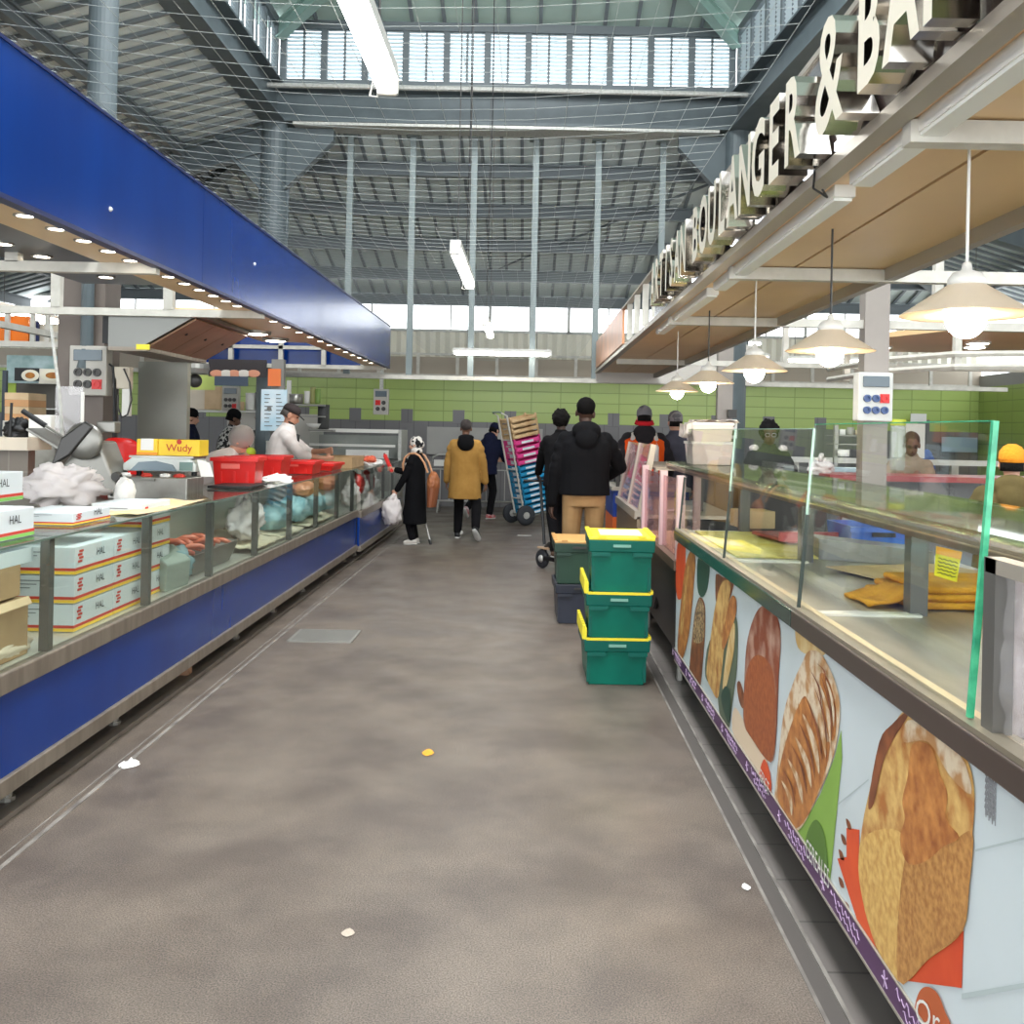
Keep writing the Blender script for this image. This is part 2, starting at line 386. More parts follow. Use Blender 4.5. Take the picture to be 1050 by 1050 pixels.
# lantern: ring beams, louvred walls, hipped top
ring = MB()
ring.bx(LX, RX, LY - .16, LY + .16, 5.92, 5.96).bx(LX, RX, LY - .02, LY + .02, 5.92, 6.4).bx(LX, RX, LY - .16, LY + .16, 6.38, 6.44)
build('roof_beam', ring, roofsteel, kind='structure')
beam((LX, -3.5, 6.18), (LX, LY, 6.18), .34, .5); beam((RX + 1.32, -3.5, 6.18), (RX, LY, 6.18), .34, .5)
build('roof_beam', MB().tube((LX - .3, LY - .5, 6.3), (RX + .4, LY - .5, 6.3), .035), galv, kind='structure')
build('roof_beam', MB().bx(LX + .3, RX - .3, LY - .2, LY + .2, 5.86, 5.9), galv, kind='structure')  # paler strip under the flange, stands in for a bluish light tube
louv = glass_mat('pale_louvre_blade', (120, 142, 150), .05, .3, .86, (206, 216, 220))
def lantern_wall(p0, p1, n):
    p0, p1 = Vector(p0), Vector(p1); d = (p1 - p0) / n; L = d.length; dd = d.normalized(); nrm = dd.cross(Vector((0, 0, 1)))
    m = MB()
    m.bar(p0 + Vector((0, 0, .06)), p1 + Vector((0, 0, .06)), .1, .12).bar(p0 + Vector((0, 0, .9)), p1 + Vector((0, 0, .9)), .12, .12)
    for i in range(n + 1): m.bar(p0 + d * i, p0 + d * i + Vector((0, 0, .95)), .09, .09)
    for i in range(n): m.bar(p0 + d * (i + .5), p0 + d * (i + .5) + Vector((0, 0, .95)), .03, .03)
    m.mi(1)
    for j in range(13):
        z = .14 + j * .056
        q0, q1 = p0 + Vector((0, 0, z)), p1 + Vector((0, 0, z))
        m.add([q0 + nrm * .02, q1 + nrm * .02, q1 - nrm * .02 + Vector((0, 0, .062)), q0 - nrm * .02 + Vector((0, 0, .062))], [(0, 1, 2, 3)])
    return build('wall_lantern', m, [roofdark, louv], kind='structure')
lantern_wall((LX + .1, LY, 6.44), (RX - .1, LY, 6.44), 11)
lantern_wall((LX, -3.5, 6.44), (LX, LY - .1, 6.44), 28)
lantern_wall((RX + 1.32, -3.5, 6.44), (RX, LY - .1, 6.44), 28)
lant_roof = mat('pale_green_roof_sheet', (186, 206, 196), .5, var=(172, 194, 184), scale=1.2)
top = 7.38; rz = top + .32 * 3.6
m = MB().add([(LX - .3, LY + .2, top), (RX + .3, LY + .2, top), (-.2, LY - 3.5, rz), (-.2, 1.0, rz), (LX - .3, -3.7, top), (RX + 1.7, -3.7, top)], [(0, 1, 2), (0, 2, 3, 4), (1, 5, 3, 2), (4, 3, 5)])
m.mi(1)
for i in range(15):
    x = LX + .1 + i * .46; f = 1 - abs((x + .4) / 3.3)
    m.bar((x, LY + .15, top - .02), (x, LY + .15 - 3.6 * max(.05, f), top - .02 + .32 * 3.6 * max(.05, f)), .05, .04)
build('ceiling_lantern', m, [lant_roof, seam], kind='structure')
gb = mat('pale_green_steel', (150, 176, 166), .45)
beam((LX + .05, LY - .1, 7.2), (-.2, LY - 3.5, rz - .16), .14, .2, gb); beam((RX - .05, LY - .1, 7.2), (-.2, LY - 3.5, rz - .16), .14, .2, gb)
# columns with haunches
def col(x, y, r, zt, haunch=True):
    m = MB().tube((x, y, 0), (x, y, zt), r, 24)
    m.tube((x, y, 0), (x, y, .03), r * 1.6, 24)
    if haunch:
        for sx, sy in ((1, 0), (-1, 0)):
            p = [Vector((x + sx * r * .8, y - .05, zt - 1.0)), Vector((x + sx * r * .8, y - .05, zt - .1)), Vector((x + sx * .85, y - .05, zt - .1)), Vector((x + sx * .85, y - .05, zt - .28))]
            m.prism(p, (0, .1, 0)); m.bar(p[0], p[3], .16, .03)
        for s in (-1, 1): m.bar((x + s * r, y, zt - 3.4), (x + s * r, y, zt - .9), .05, .05)
    return build('column', m, roofsteel, kind='structure', smooth=False)
col(LX, LY, .19, 5.95); col(RX, LY, .19, 5.95)
col(LX, 8.4, .12, 5.95, False)
# light steel frame below the lantern's back edge
for px in (357, 421, 484, 547, 611, 677):
    p = at(px, 300, 14.35)
    build('column', MB().bar((p.x, 14.35, 2.34), (p.x, 14.35, 5.9), .085, .085).bx(p.x - .1, p.x + .1, 14.25, 14.45, 5.86, 5.9), mat('grey_green_post', (130, 140, 140), .5, .2), kind='structure')
fr = MB().bx(-9.5, 8.9, YB - .5, YB - .44, 2.60, 2.66).bx(-9.5, 8.9, YB - .5, YB - .44, 3.06, 3.10)
for i in range(24): fr.bx(-9.4 + i * .79, -9.34 + i * .79, YB - .5, YB - .44, 2.66, 3.06)
build('roof_beam', fr, white_steel, kind='structure')
build('roof_beam', MB().bx(-5, 7, 14.3, 14.4, 2.31, 2.37), white_steel, kind='structure')
# tie rods and sagging cables under the left slope
for a, b in (((-5.2, 8.6, 5.2), (-10.5, 13.8, 3.8)), ((-5.0, 13.8, 5.3), (-10.5, 8.6, 3.8)), ((-4.4, 14.2, 5.6), (-8.6, 19.5, 4.3)), ((3.4, 14.2, 5.6), (-1, 19, 4.6))):
    build('roof_beam', MB().tube(a, b, .022, 6), roofdark, kind='structure')

# bird netting under the roof
netm = mat('bird_net_cord', (172, 178, 176), .7)
def net(fn, nu, nv, r, name, label):
    m = MB()
    for i in range(nu + 1): m.path([fn(i / nu, j / 8) for j in range(9)], r, 3)
    for j in range(nv + 1): m.path([fn(i / 6, j / nv) for i in range(7)], r, 3)
    return build(name, m, netm, None, label, 'netting', kind='stuff')
net(lambda a, b: Vector((-1.98 + 2.9 * a, 1.0 + 18.3 * b, 3.05 - .1 * math.sin(math.pi * a))), 22, 128, .0011, 'bird_net', 'thin pale bird netting stretched over the aisle between the two stall fascias')
net(lambda a, b: Vector((-11.5 + 9.5 * a, 2.0 + 11.5 * b, 3.05 + .05 * (1 - a) + 1.1 * math.sin(math.pi * a))), 40, 72, .0016, 'bird_net', 'pale bird netting rising from the blue fascia towards the roof slope')
for i, X in enumerate((-.62, -.42)):
    build('hanging_cable', MB().path([(X, 9.0, 2.87), (X + .02, 9.0, 4.5), (X, 9.0, 7.4)], .006, 5), black, None, 'thin black cable hanging from the roof to the middle tube light', 'cable', 'cables of the tube lights')

# =====================================================  LAMPS  =====================================================
def tube_light(name, label, c, L, along='y', cable=True, drop=2.6):
    t = thing(name, label, 'ceiling light', (c[0], c[1], c[2]), 'hanging tube lights')
    a = Vector((0, 1, 0)) if along == 'y' else Vector((1, 0, 0)); c = Vector(c); p0, p1 = c - a * L / 2, c + a * L / 2
    build('housing', MB().bar(p0 + Vector((0, 0, .035)), p1 + Vector((0, 0, .035)), .072, .045), white, t)
    build('diffuser', MB().bar(p0 + a * .03 + Vector((0, 0, -.015)), p1 - a * .03 + Vector((0, 0, -.015)), .07, .05), tube_em, t, bevel=.015)
    for p in (p0, p1): build('end_cap', MB().bar(p - a * .01, p + a * .02, .076, .085), white, t, bevel=.01)
    if cable:
        for p in (p0 + a * .2, p1 - a * .2): build('cable', MB().tube(p + Vector((0, 0, .05)), p + Vector((0, 0, drop)), .004, 5), darkgrey, t)
    q = p1 if along == 'y' else p0
    build('wire_loop', MB().path([q + Vector((-.03, .02, .03)), q + Vector((-.06, .05, .02)), q + Vector((-.07, .05, -.03)), q + Vector((-.04, .03, -.04)), q + Vector((-.03, .01, 0))], .004, 5), white, t)
    return t
tube_light('tube_light', 'lit white tube light hanging over the aisle, by far the largest in view', (-.52, 2.6, 2.8), 1.6)
tube_light('tube_light', 'lit white tube light hanging lengthwise in the middle of the aisle, second along', (-.52, 7.3, 2.8), 1.6)
tube_light('tube_light', 'small far tube light seen end-on in front of the clerestory windows', (-.52, 11.7, 2.8), 1.5)
tube_light('tube_light', 'lit tube light hung crosswise above the far end of the aisle', (-.42, 14.0, 2.7), 1.4, 'x')
tube_light('tube_light', 'lit tube light hung crosswise behind the middle pendant lamps', (2.9, 14.8, 2.78), 1.4, 'x', drop=2.3)
tube_light('tube_light', 'lit tube light hung crosswise beside the steel column, lower of the pair', (4.5, 14.8, 2.75), 1.4, 'x', drop=2.1)
tube_light('tube_light', 'thin tube light higher up behind the middle pendant lamps', (3.2, 17.0, 3.2), 1.6, 'x', False)

for i, (x, y) in enumerate(((-6.2, 3.0), (-6.2, 7.5), (-6.2, 12.0), (5.2, 3.0), (5.2, 8.0), (5.2, 12.0))):  # added tubes out of view, brighten the stalls and roof underside
    tube_light('tube_light', ('unseen tube light added to brighten the hall, behind the blue canopy', 'unseen tube light added to brighten the hall, behind the bakery')[x > 0], (x, y, 2.9), 1.5, drop=2.1)
tube_light('tube_light', 'unseen tube light added behind the camera position to brighten the aisle', (-.52, -2.2, 2.8), 1.6)  # added out of view, more light along the aisle
def lantern_fill(x, y, z, sx, sy, e, col=(1, 1, 1)):
    d = bpy.data.lights.new('added_lantern_light', 'AREA'); d.shape = 'RECTANGLE'; d.size = sx; d.size_y = sy; d.energy = e; d.color = col
    o = bpy.data.objects.new('added_lantern_light', d); C.objects.link(o); o.location = (x, y, z); return o
lantern_fill(-.3, 5.0, 8.3, 4.5, 11, 2600, (.95, .98, 1))  # added area lamp under the opaque lantern roof, in place of daylight

# camera
cam = bpy.data.cameras.new('camera'); co = bpy.data.objects.new('camera', cam); C.objects.link(co); sc.camera = co
cam.sensor_width = 36; cam.lens = 36 * F / 1050; cam.shift_x = -(VX - 525) / 1050; cam.shift_y = -(525 - VY) / 1050
co.location = (0, 0, H); co.rotation_euler = (Matrix.Rotation(R(90), 3, 'X') @ Matrix.Rotation(ROLL, 3, 'Z')).to_euler(); cam.clip_start = .02
# daylight
w = bpy.data.worlds.new('overcast_sky'); sc.world = w; w.use_nodes = True
bg = w.node_tree.nodes['Background']; bg.inputs[0].default_value = (.92, .97, 1, 1); bg.inputs[1].default_value = 3.0
sc.cycles.transparent_max_bounces = 24; sc.cycles.max_bounces = 10; sc.cycles.diffuse_bounces = 5
sc.view_settings.view_transform = 'Standard'; sc.view_settings.look = 'None'; sc.view_settings.gamma = 1; sc.view_settings.exposure = 0.58
# =====================================================  BLUE MEAT STALL  =====================================================
XL = -2.0
cp = thing('market_canopy', 'long glossy blue fascia canopy over the meat counters, beige underside with small spotlights', 'canopy', (-2.3, 7, 2.45))
def fas(y0, y1): return MB().bx(XL - .04, XL, y0, y1, 2.45, 3.02)
for y0, y1 in ((.5, 2.9), (2.904, 5.9), (5.904, 8.9), (8.904, 11.4), (11.404, 13.8)): build('fascia_panel', fas(y0, y1), bluepanel, cp)
build('fascia_panel', MB().bx(-4.7, XL, 13.8, 13.84, 2.45, 3.02), bluepanel, cp)
build('edge_trim', MB().bx(XL - .05, XL + .006, .5, 13.84, 3.02, 3.035).bx(XL - .05, XL + .004, .5, 13.84, 2.43, 2.45).bx(-4.7, XL, 13.77, 13.85, 2.43, 2.45), mat('navy_trim', (20, 34, 84), .4), cp)
build('soffit', MB().bx(-2.33, XL - .04, .5, 13.8, 2.455, 2.475), beige, cp)
build('soffit', MB().bx(-2.78, -2.33, 7.42, 10.08, 2.455, 2.475), beige, cp, 'wider beige soffit panel beside the extractor hood')
build('ceiling_panel', MB().bx(-2.95, -2.37, 4.4, 6.4, 2.5, 2.52), mat('navy_panel', (22, 26, 48), .3), cp, 'dark navy ceiling panel')
for Y, x0 in ((5.25, -7.2), (7.35, -7.2), (13.66, -4.7)):
    build('cross_beam', MB().bx(x0, XL - .03, Y, Y + .06, 2.40, 2.455), white_steel, cp)
for px, Y in ((14, 5.28), (59, 7.38), (174, 7.38)):
    p = at(px, 280, Y)
    build('strut', MB().bx(p.x - .035, p.x + .035, Y - .03, Y + .03, 2.45, 2.85), white_steel, cp)
for X in (-4.2, -3.5, -2.9, -2.35): build('strut', MB().bx(X - .03, X + .03, 13.62, 13.68, 2.45, 3.0), white_steel, cp)
build('frame_rail', MB().bx(-4.7, -2.05, 13.62, 13.68, 2.66, 2.71), white_steel, cp)
build('frame_rail', MB().bx(-4.68, -4.62, 4.0, 13.7, 2.4, 2.455), white_steel, cp)
build('frame_rail', MB().bx(-8, -4.6, 10.2, 10.26, 2.36, 2.42), white_steel, cp)
build('screw', MB().ball((XL, 7.0, 2.75), .012).ball((XL, 4.6, 2.6), .012), white, cp)
sp = thing('recessed_spotlight', 'small round recessed spotlight in the beige soffit behind the blue fascia', 'spotlight', (-2.13, 3.0, 2.455), 'recessed spotlights in a row along the meat stall soffit')
build('rim', MB().lathe([(.034, 0), (.034, -.006), (.046, -.006), (.046, 0)], sp.location, 16, None, False), steel, sp)
build('lens', MB().lathe([(.033, .004), (.033, -.003)], sp.location, 16), spot_em, sp)
y = 3.27
k = 0
while y < 13.4:
    if min(abs(y - q) for q in (5.28, 7.38)) > .12: dup(sp, (-2.13, y, 2.455)); k += 1
    y += .27 if k < 16 else .45
s2_ = None
for i, (px, py) in enumerate(((75, 267), (98, 276), (117, 284), (136, 290))):
    p = (-2.72 + .02 * i, 5.0 + .36 * i, 2.5)
    if not s2_:
        s2_ = thing('recessed_spotlight', 'round recessed spotlight in the dark navy ceiling panel', 'spotlight', p, 'spotlights in the navy panel')
        build('rim', MB().lathe([(.042, 0), (.042, -.006), (.056, -.006), (.056, 0)], p, 16, None, False), steel, s2_); build('lens', MB().lathe([(.041, .004), (.041, -.003)], p, 16), spot_em, s2_)
    else: dup(s2_, p)
for i, (X, Y) in enumerate(((-2.52, 8.95), (-2.53, 9.65))):
    t = thing('ceiling_light', ('larger round ceiling light under the blue canopy, the one nearer the extractor hood', 'smaller round ceiling light by the far end of the blue canopy')[i], 'ceiling light', (X, Y, 2.455))
    build('rim', MB().lathe([(.10, 0), (.10, -.03), (.125, -.03), (.13, 0)], (X, Y, 2.455), 20, None, False), steel2, t); build('lens', MB().lathe([(.1, 0), (.1, -.025), (.07, -.035)], (X, Y, 2.455)), spot_em, t)

# --- display counters with low blue front and glass case
post_m = mat('grey_anodised_post', (112, 110, 106), .35, .5)
trim_m = mat('worn_steel_trim', (140, 130, 118), .4, .45, var=(120, 110, 100), scale=3, stretch=(1, 6, 1))
deckm = mat('display_deck_steel', (204, 202, 192), .3, .4)
def meat_counter(name, label, y0, y1, xf, posts, zb=0.0):
    t = thing(name, label, 'display counter', (xf - .4, (y0 + y1) / 2, 0))
    build('front_panel', MB().bx(xf - .05, xf - .02, y0, y1, .2 + zb, .54 + zb), bluepanel, t)
    build('kick_trim', MB().bx(xf - .05, xf, y0, y1, .135 + zb, .205 + zb), trim_m, t, bevel=.006)
    build('top_trim', MB().bx(xf - .05, xf, y0, y1, .535 + zb, .62 + zb), trim_m, t, bevel=.008)
    build('carcass', MB().bx(xf - .6, xf - .052, y0 + .02, y1 - .02, .15 + zb, .58 + zb), darkgrey, t)
    build('deck', MB().bx(xf - .61, xf - .05, y0 + .01, y1 - .01, .585 + zb, .62 + zb), deckm, t)
    build('back_panel', MB().bx(xf - .61, xf - .595, y0 + .01, y1 - .01, .62 + zb, 1.0 + zb), deckm, t)
    yy = y0 + .35
    while yy < y1:
        for xx in (xf - .14, xf - .55):
            build('leg', MB().tube((xx, yy, .018), (xx, yy, .15 + zb), .022, 10).tube((xx, yy, .018), (xx, yy, .035), .034, 10), steel2, t)
        yy += 1.05
    ends = [y0 + .012] + list(posts) + [y1 - .012]
    for a, b in zip(ends[:-1], ends[1:]):
        build('glass_pane', MB().bx(xf - .018, xf - .012, a + .004, b - .004, .62 + zb, 1.1 + zb), glass_g, t)
        build('glass_top', MB().bx(xf - .42, xf - .006, a + .004, b - .004, 1.1 + zb, 1.108 + zb), glass_g, t)
    for p in posts: build('post', MB().bx(xf - .06, xf - .02, p - .022, p + .022, .62 + zb, 1.1 + zb).bx(xf - .4, xf - .02, p - .014, p + .014, 1.085 + zb, 1.1 + zb), post_m, t)
    build('glass_edge', MB().bx(xf - .02, xf - .008, y0, y1, 1.097 + zb, 1.106 + zb), mat('dull_glass_edge', (96, 112, 104), .3), t)
    build('end_panel', MB().bx(xf - .6, xf - .02, y1 - .012, y1, .2 + zb, .62 + zb), bluepanel, t)
    return t
meat_counter('display_counter', 'long low meat display counter with blue front, grey posts and glass case', 1.6, 11.5, XL, (2.05, 3.1, 4.15, 5.23, 6.26, 7.3, 8.34, 9.38, 10.4, 11.3))
meat_counter('display_counter', 'short blue-fronted display counter at the far end, beside the woman in the headscarf', 11.56, 15.2, XL + .03, (12.5, 13.5, 14.4), -.02)
t = thing('worktop', 'long stainless steel worktop behind the meat display, under slicer and scale', 'worktop', (-2.85, 6, 0))
build('top', MB().bx(-3.42, -2.46, 2.5, 7.68, 1.02, 1.06), steel, t, bevel=.006); build('top', MB().bx(-2.84, -2.46, 7.69, 11.45, 1.02, 1.06), steel, t, bevel=.006)
build('cabinet', MB().bx(-2.84, -2.64, 2.5, 11.4, .02, 1.02), steel2, t)
build('leg', MB().bx(-3.38, -3.33, 7.55, 7.6, .018, 1.02), steel2, t)
build('leg', MB().bx(-3.38, -3.33, 2.6, 2.65, .018, 1.02), steel2, t)

# --- extractor hood, steel wall, clad column with its power box
t = thing('extractor_hood', 'stainless extractor hood with brown filter panels, under the blue canopy', 'extractor hood', (-2.95, 8.1, 2.15))
hp = [(-3.22, 2.45), (-2.55, 2.45), (-2.55, 2.42), (-2.97, 2.17), (-3.22, 2.17)]
build('body', MB().prism([Vector((x, 7.42, z)) for x, z in hp], (0, 1.4, 0)), mat('hood_steel', (120, 120, 116), .35, .7), t)
filt = mat('greasy_brown_filter', (150, 112, 84), .4, .3, var=(128, 94, 70), scale=4)
for k in range(3):
    a, b = 7.46 + k * .45, 7.9 + k * .45
    p = [Vector((-2.57, a, 2.402)), Vector((-2.57, b, 2.402)), Vector((-2.95, b, 2.175)), Vector((-2.95, a, 2.175))]
    build('filter', MB().prism(p, (.006, 0, -.012)), filt, t); build('knob', MB().ball((-2.72, (a + b) / 2, 2.3), .014), black, t)
build('grease_tray', MB().bx(-3.22, -2.93, 7.42, 8.8, 2.14, 2.17), trim_m, t); build('yellow_tag', MB().bx(-3.0, -2.9, 7.405, 7.42, 2.15, 2.19), yellow, t, 'yellow tag on the grease tray')
build('duct', MB().bx(-3.3, -3.21, 7.5, 8.7, 2.2, 2.46), black, t)
build('wall_partition', MB().bx(-3.5, -3.06, 8.7, 8.78, .02, 2.14), mat('grey_steel_sheet', (158, 158, 148), .35, .35, var=(146, 146, 138), scale=2), kind='structure')
build('wall_partition', MB().bx(-7.5, -3.62, 7.05, 7.15, .02, 1.38), tile_mat('brown_grey_tiles', (122, 112, 100), (128, 117, 104), (140, 130, 118), .2, .2, .4, 'xz', .006), kind='structure')
build('trim_7', MB().bx(-7.5, -3.55, 6.9, 7.25, 1.38, 1.47), mat('cream_slab', (214, 200, 180), .5), kind='structure')
build('column', MB().bx(-3.86, -3.48, 7.95, 8.25, .02, 2.9), mat('brown_grey_cladding', (118, 108, 100), .5, .2, var=(104, 94, 88), scale=2), kind='structure')
build('column', MB().path([(-3.6, 7.9, 2.9), (-3.6, 7.9, 2.2), (-3.62, 7.88, 2.02)], .05, 10), roofsteel, kind='structure')
def power_box(name, label, p, w, h, d, rows, cols, redat, face='-y', mat_=None, lid=True):
    """grey socket box on a post; p = centre of its face"""
    p = Vector(p); t = thing(name, label, 'socket box', (p.x, p.y + d, p.z - h / 2))
    pb = mat_ or mat('grey_socket_box', (178, 174, 166), .5)
    build('case', MB().bx(p.x - w / 2, p.x + w / 2, p.y, p.y + d, p.z - h / 2, p.z + h / 2), pb, t, bevel=.008)
    if lid:
        build('hatch', MB().bx(p.x - w * .38, p.x + w * .38, p.y - .012, p.y + .005, p.z + h * .2, p.z + h * .42), mat('smoky_cover', (88, 100, 108), .2), t, bevel=.004)
    for r in range(rows):
        for c in range(cols):
            x = p.x - w * .38 + w * .76 * (c + .5) / cols; z = p.z + h * .05 - h * .48 * (r + .35) / rows
            isr = (r, c) == redat; s = min(w / cols, h * .5 / rows) * .34
            k = build('socket', MB().lathe([(s, 0), (s * .95, .018), (s * .55, .018), (s * .5, .006)], (x, p.y, z), 14, Matrix.Rotation(R(90), 3, 'X')), red if isr else mat('blue_socket', (60, 84, 130), .4) if mat_ else darkgrey, t, 'red socket' if isr else None)
            if isr: build('plate', MB().bx(x - s * 1.15, x + s * 1.15, p.y - .01, p.y + .002, z - s * 1.15, z + s * 1.15), red, t)
    return t
p = at(90, 380, 7.85)
power_box('power_box', 'grey power box with six sockets, one red, on the column left of the hood', (p.x, 7.85, p.z), .30, .40, .12, 2, 3, (1, 2))
p = at(124, 386, 7.9); t = thing('junction_box', 'small cream junction box with loose cable beside the grey power box', 'junction box', (p.x, 7.9, p.z - .1))
build('case', MB().bx(p.x - .07, p.x + .07, 7.9, 7.98, p.z - .1, p.z + .08), mat('cream_plastic', (206, 196, 178), .5), t, bevel=.01)
q = [at(a, b, 7.88) for a, b in ((127, 378), (133, 392), (135, 410), (131, 425), (125, 428), (121, 418), (121, 405))]
build('cable', MB().path(q, .008, 6), darkgrey, t); q = [at(a, b, 7.9) for a, b in ((110, 372), (116, 376), (117, 395), (118, 450))]
build('cable', MB().path(q, .01, 6), black, t)
build('socket_strip', MB().bx(p.x + .02, p.x + .08, 7.88, 7.93, p.z - .32, p.z - .1), white, t)
p = at(117, 430, 7.9); build('cable_conduit', MB().bx(p.x - .012, p.x + .012, 7.9, 7.94, 1.1, 1.95), black, None, 'black vertical conduit on the steel column beside the hood', 'conduit')

# =====================================================  BAKERY STALL  =====================================================
XR = .93
brownplate = mat('dark_brown_sign_plate', (62, 50, 48), .25, coat=.3)
alu = mat('aluminium_trim', (166, 158, 146), .4, .3)
cp = thing('market_canopy', 'bakery canopy with dark brown sign fascia and tilted beige soffit panels', 'canopy', (1.3, 7, 2.43))
build('sign_plate', MB().bx(XR, XR + .03, .5, 3.0, 2.468, 2.85).bx(XR, XR + .03, 3.004, 5.4, 2.468, 2.85).bx(XR, XR + .03, 5.404, 7.4, 2.468, 2.85), brownplate, cp)
build('edge_trim', MB().bx(XR - .012, XR + .05, .5, 13.95, 2.43, 2.468), alu, cp); build('edge_trim', MB().bx(XR - .01, XR + .04, .5, 10.0, 2.85, 2.87), alu, cp)
for y in (7.55, 8.2, 8.85, 9.5): build('strut', MB().bx(XR, XR + .05, y, y + .05, 2.5, 2.85), white_steel, cp)
cop = mat('brushed_copper_panel', (214, 152, 110), .35, .25, var=(186, 132, 98), scale=3, bump=.25, bscale=6)
build('end_panel', MB().bx(XR - .005, XR + .02, 9.95, 13.95, 2.5, 2.88), cop, cp, 'copper coloured end panel')
build('end_panel', MB().bx(XR, 3.2, 13.9, 13.94, 2.3, 2.88), mat('pale_end_board', (206, 200, 192), .5), cp)
jl = mat('dark_joint', (96, 74, 58), .6)
for y in range(6):
    a = .6 + y * 2.2
    build('soffit', MB().bx(XR + .05, 1.30, a, a + 2.19, 2.44, 2.455), beige, cp); build('soffit', MB().bx(1.315, 1.75, a, a + 2.19, 2.44, 2.455), beige, cp)
build('backing', MB().bx(XR + .05, 1.75, .5, 13.9, 2.457, 2.475), jl, cp)
for Y in (2.55, 4.85, 6.95, 11.1): build('cross_beam', MB().bx(XR + .05, 6.2, Y, Y + .06, 2.375, 2.435), white_steel, cp)
for Y in (4.88, 6.98, 11.13):
    for X in (1.78, 2.9, 4.2): build('strut', MB().bx(X - .03, X + .03, Y - .03, Y + .03, 2.43, 2.9), white_steel, cp)
build('frame_rail', MB().bx(1.75, 1.8, .5, 13.9, 2.38, 2.44), alu, cp)
build('wire', MB().path([(XR - .012, 3.2, 2.47), (XR - .03, 3.15, 2.4), (XR - .0, 3.1, 2.36), (XR - .03, 3.05, 2.37)], .004, 5), black, cp)
for i, (a, b) in enumerate(((.8, 3.1), (3.25, 5.4), (5.6, 7.85))):
    t = thing('strip_light', ('unlit white strip light under the bakery sign, longest, nearest the ampersand', 'unlit white strip light under the middle of the bakery sign', 'unlit white strip light under the far letters of the bakery sign')[i], 'strip light', (1.05, (a + b) / 2, 2.395))
    build('housing', MB().bx(1.0, 1.07, a, b, 2.40, 2.44), white, t); build('diffuser', MB().bx(1.005, 1.065, a + .02, b - .02, 2.39, 2.40), mat('opal_diffuser', (236, 236, 230), .4), t)

# channel letters
faceM = mat('cream_letter_face', (226, 218, 200), .45); sideM = mat('chrome_letter_side', (205, 200, 192), .12, 1.0)
sg = thing('fascia_sign', 'row of cream faced chrome channel letters on the dark bakery fascia', 'sign', (XR, 4.5, 2.5))
def letter(ch, Yc, zb, h, sx):
    mb = text_mb(ch, h / .729 if ch != '&' else h / .75, .10, sx, True, .028 if ch != '&' else .010)
    n = len(mb.f); mats_ = []
    place_mb(mb, (XR - .062, Yc, zb), (0, -1, 0), (0, 0, 1))
    for f in mb.f:
        a, b, c = [mb.v[i] for i in f[:3]]; nn = (b - a).cross(c - a)
        mats_.append(0 if abs(nn.x) > .8 * nn.length else 1)
    mb.m = mats_
    return build({'&': 'ampersand'}.get(ch, 'letter_' + ch.lower()), mb, [faceM, sideM], sg)
for i, ch in enumerate('BOULANGER'): letter(ch, 4.95 - .228 * i, 2.485, .275, .78)
for i, ch in enumerate('ARTISAN'): letter(ch, 6.66 - .22 * i, 2.485, .275, .73 if ch != 'I' else .8)
letter('&', 2.74, 2.47, .345, .9)
for i, ch in enumerate('BAKER'): letter(ch, 2.42 - .215 * i, 2.485, .275, .78)
ledm = mat('sign_led', (255, 255, 255), emit=(235, 242, 255), estr=4)
for y in (2.95, 3.3, 4.0, 4.5, 5.6): build('mount_light', MB().bx(XR - .012, XR, y, y + .045, 2.476, 2.50), ledm, sg)

# pendant lamps
shade_o = mat('shaded_enamel_outside', (224, 208, 186), .4); shade_i = mat('white_enamel_inside', (250, 248, 244), .5)  # outside made beige: shade painted into the white enamel
pend = None
PL = ('white cone pendant lamp, largest, closest to the socket box column', 'white cone pendant lamp, second largest, hanging from a dark cord', 'white cone pendant lamp, middle of the row of five', 'white cone pendant lamp, fourth of the row, on a dark cord', 'white cone pendant lamp, smallest, above the plastic tubs')
for i, Y in enumerate((2.72, 3.95, 5.28, 6.65, 8.05)):
    o = (1.21, Y, 1.945)
    if not pend:
        pend = thing('pendant_lamp', PL[0], 'pendant lamp', o)
        build('shade', MB().lathe([(.178, 0), (.05, .085), (.045, .086), (.174, .001)], o, 32).lathe([(.178, 0), (.174, .001)], o, 32), [shade_o], pend, smooth=False)
        build('inner_reflector', MB().lathe([(.172, .0005), (.045, .083)], o, 32), shade_i, pend)
        build('cap', MB().lathe([(.052, .084), (.05, .1), (.038, .118), (.015, .126), (.012, .145), (.006, .15)], o, 20), white, pend, smooth=True)
        build('bulb', MB().ball((o[0], o[1], o[2] - .005), (.055, .055, .06)), bulb_em, pend, smooth=True)
        build('cord', MB().tube((o[0], o[1], o[2] + .14), (o[0], o[1], 2.44), .0045, 6), white, pend)
    else:
        q = dup(pend, o, label=PL[i])
        if i in (1, 3):
            for ch in q.children:
                if ch.name.startswith('cord'): ch.data = ch.data.copy(); ch.data.materials[0] = darkgrey

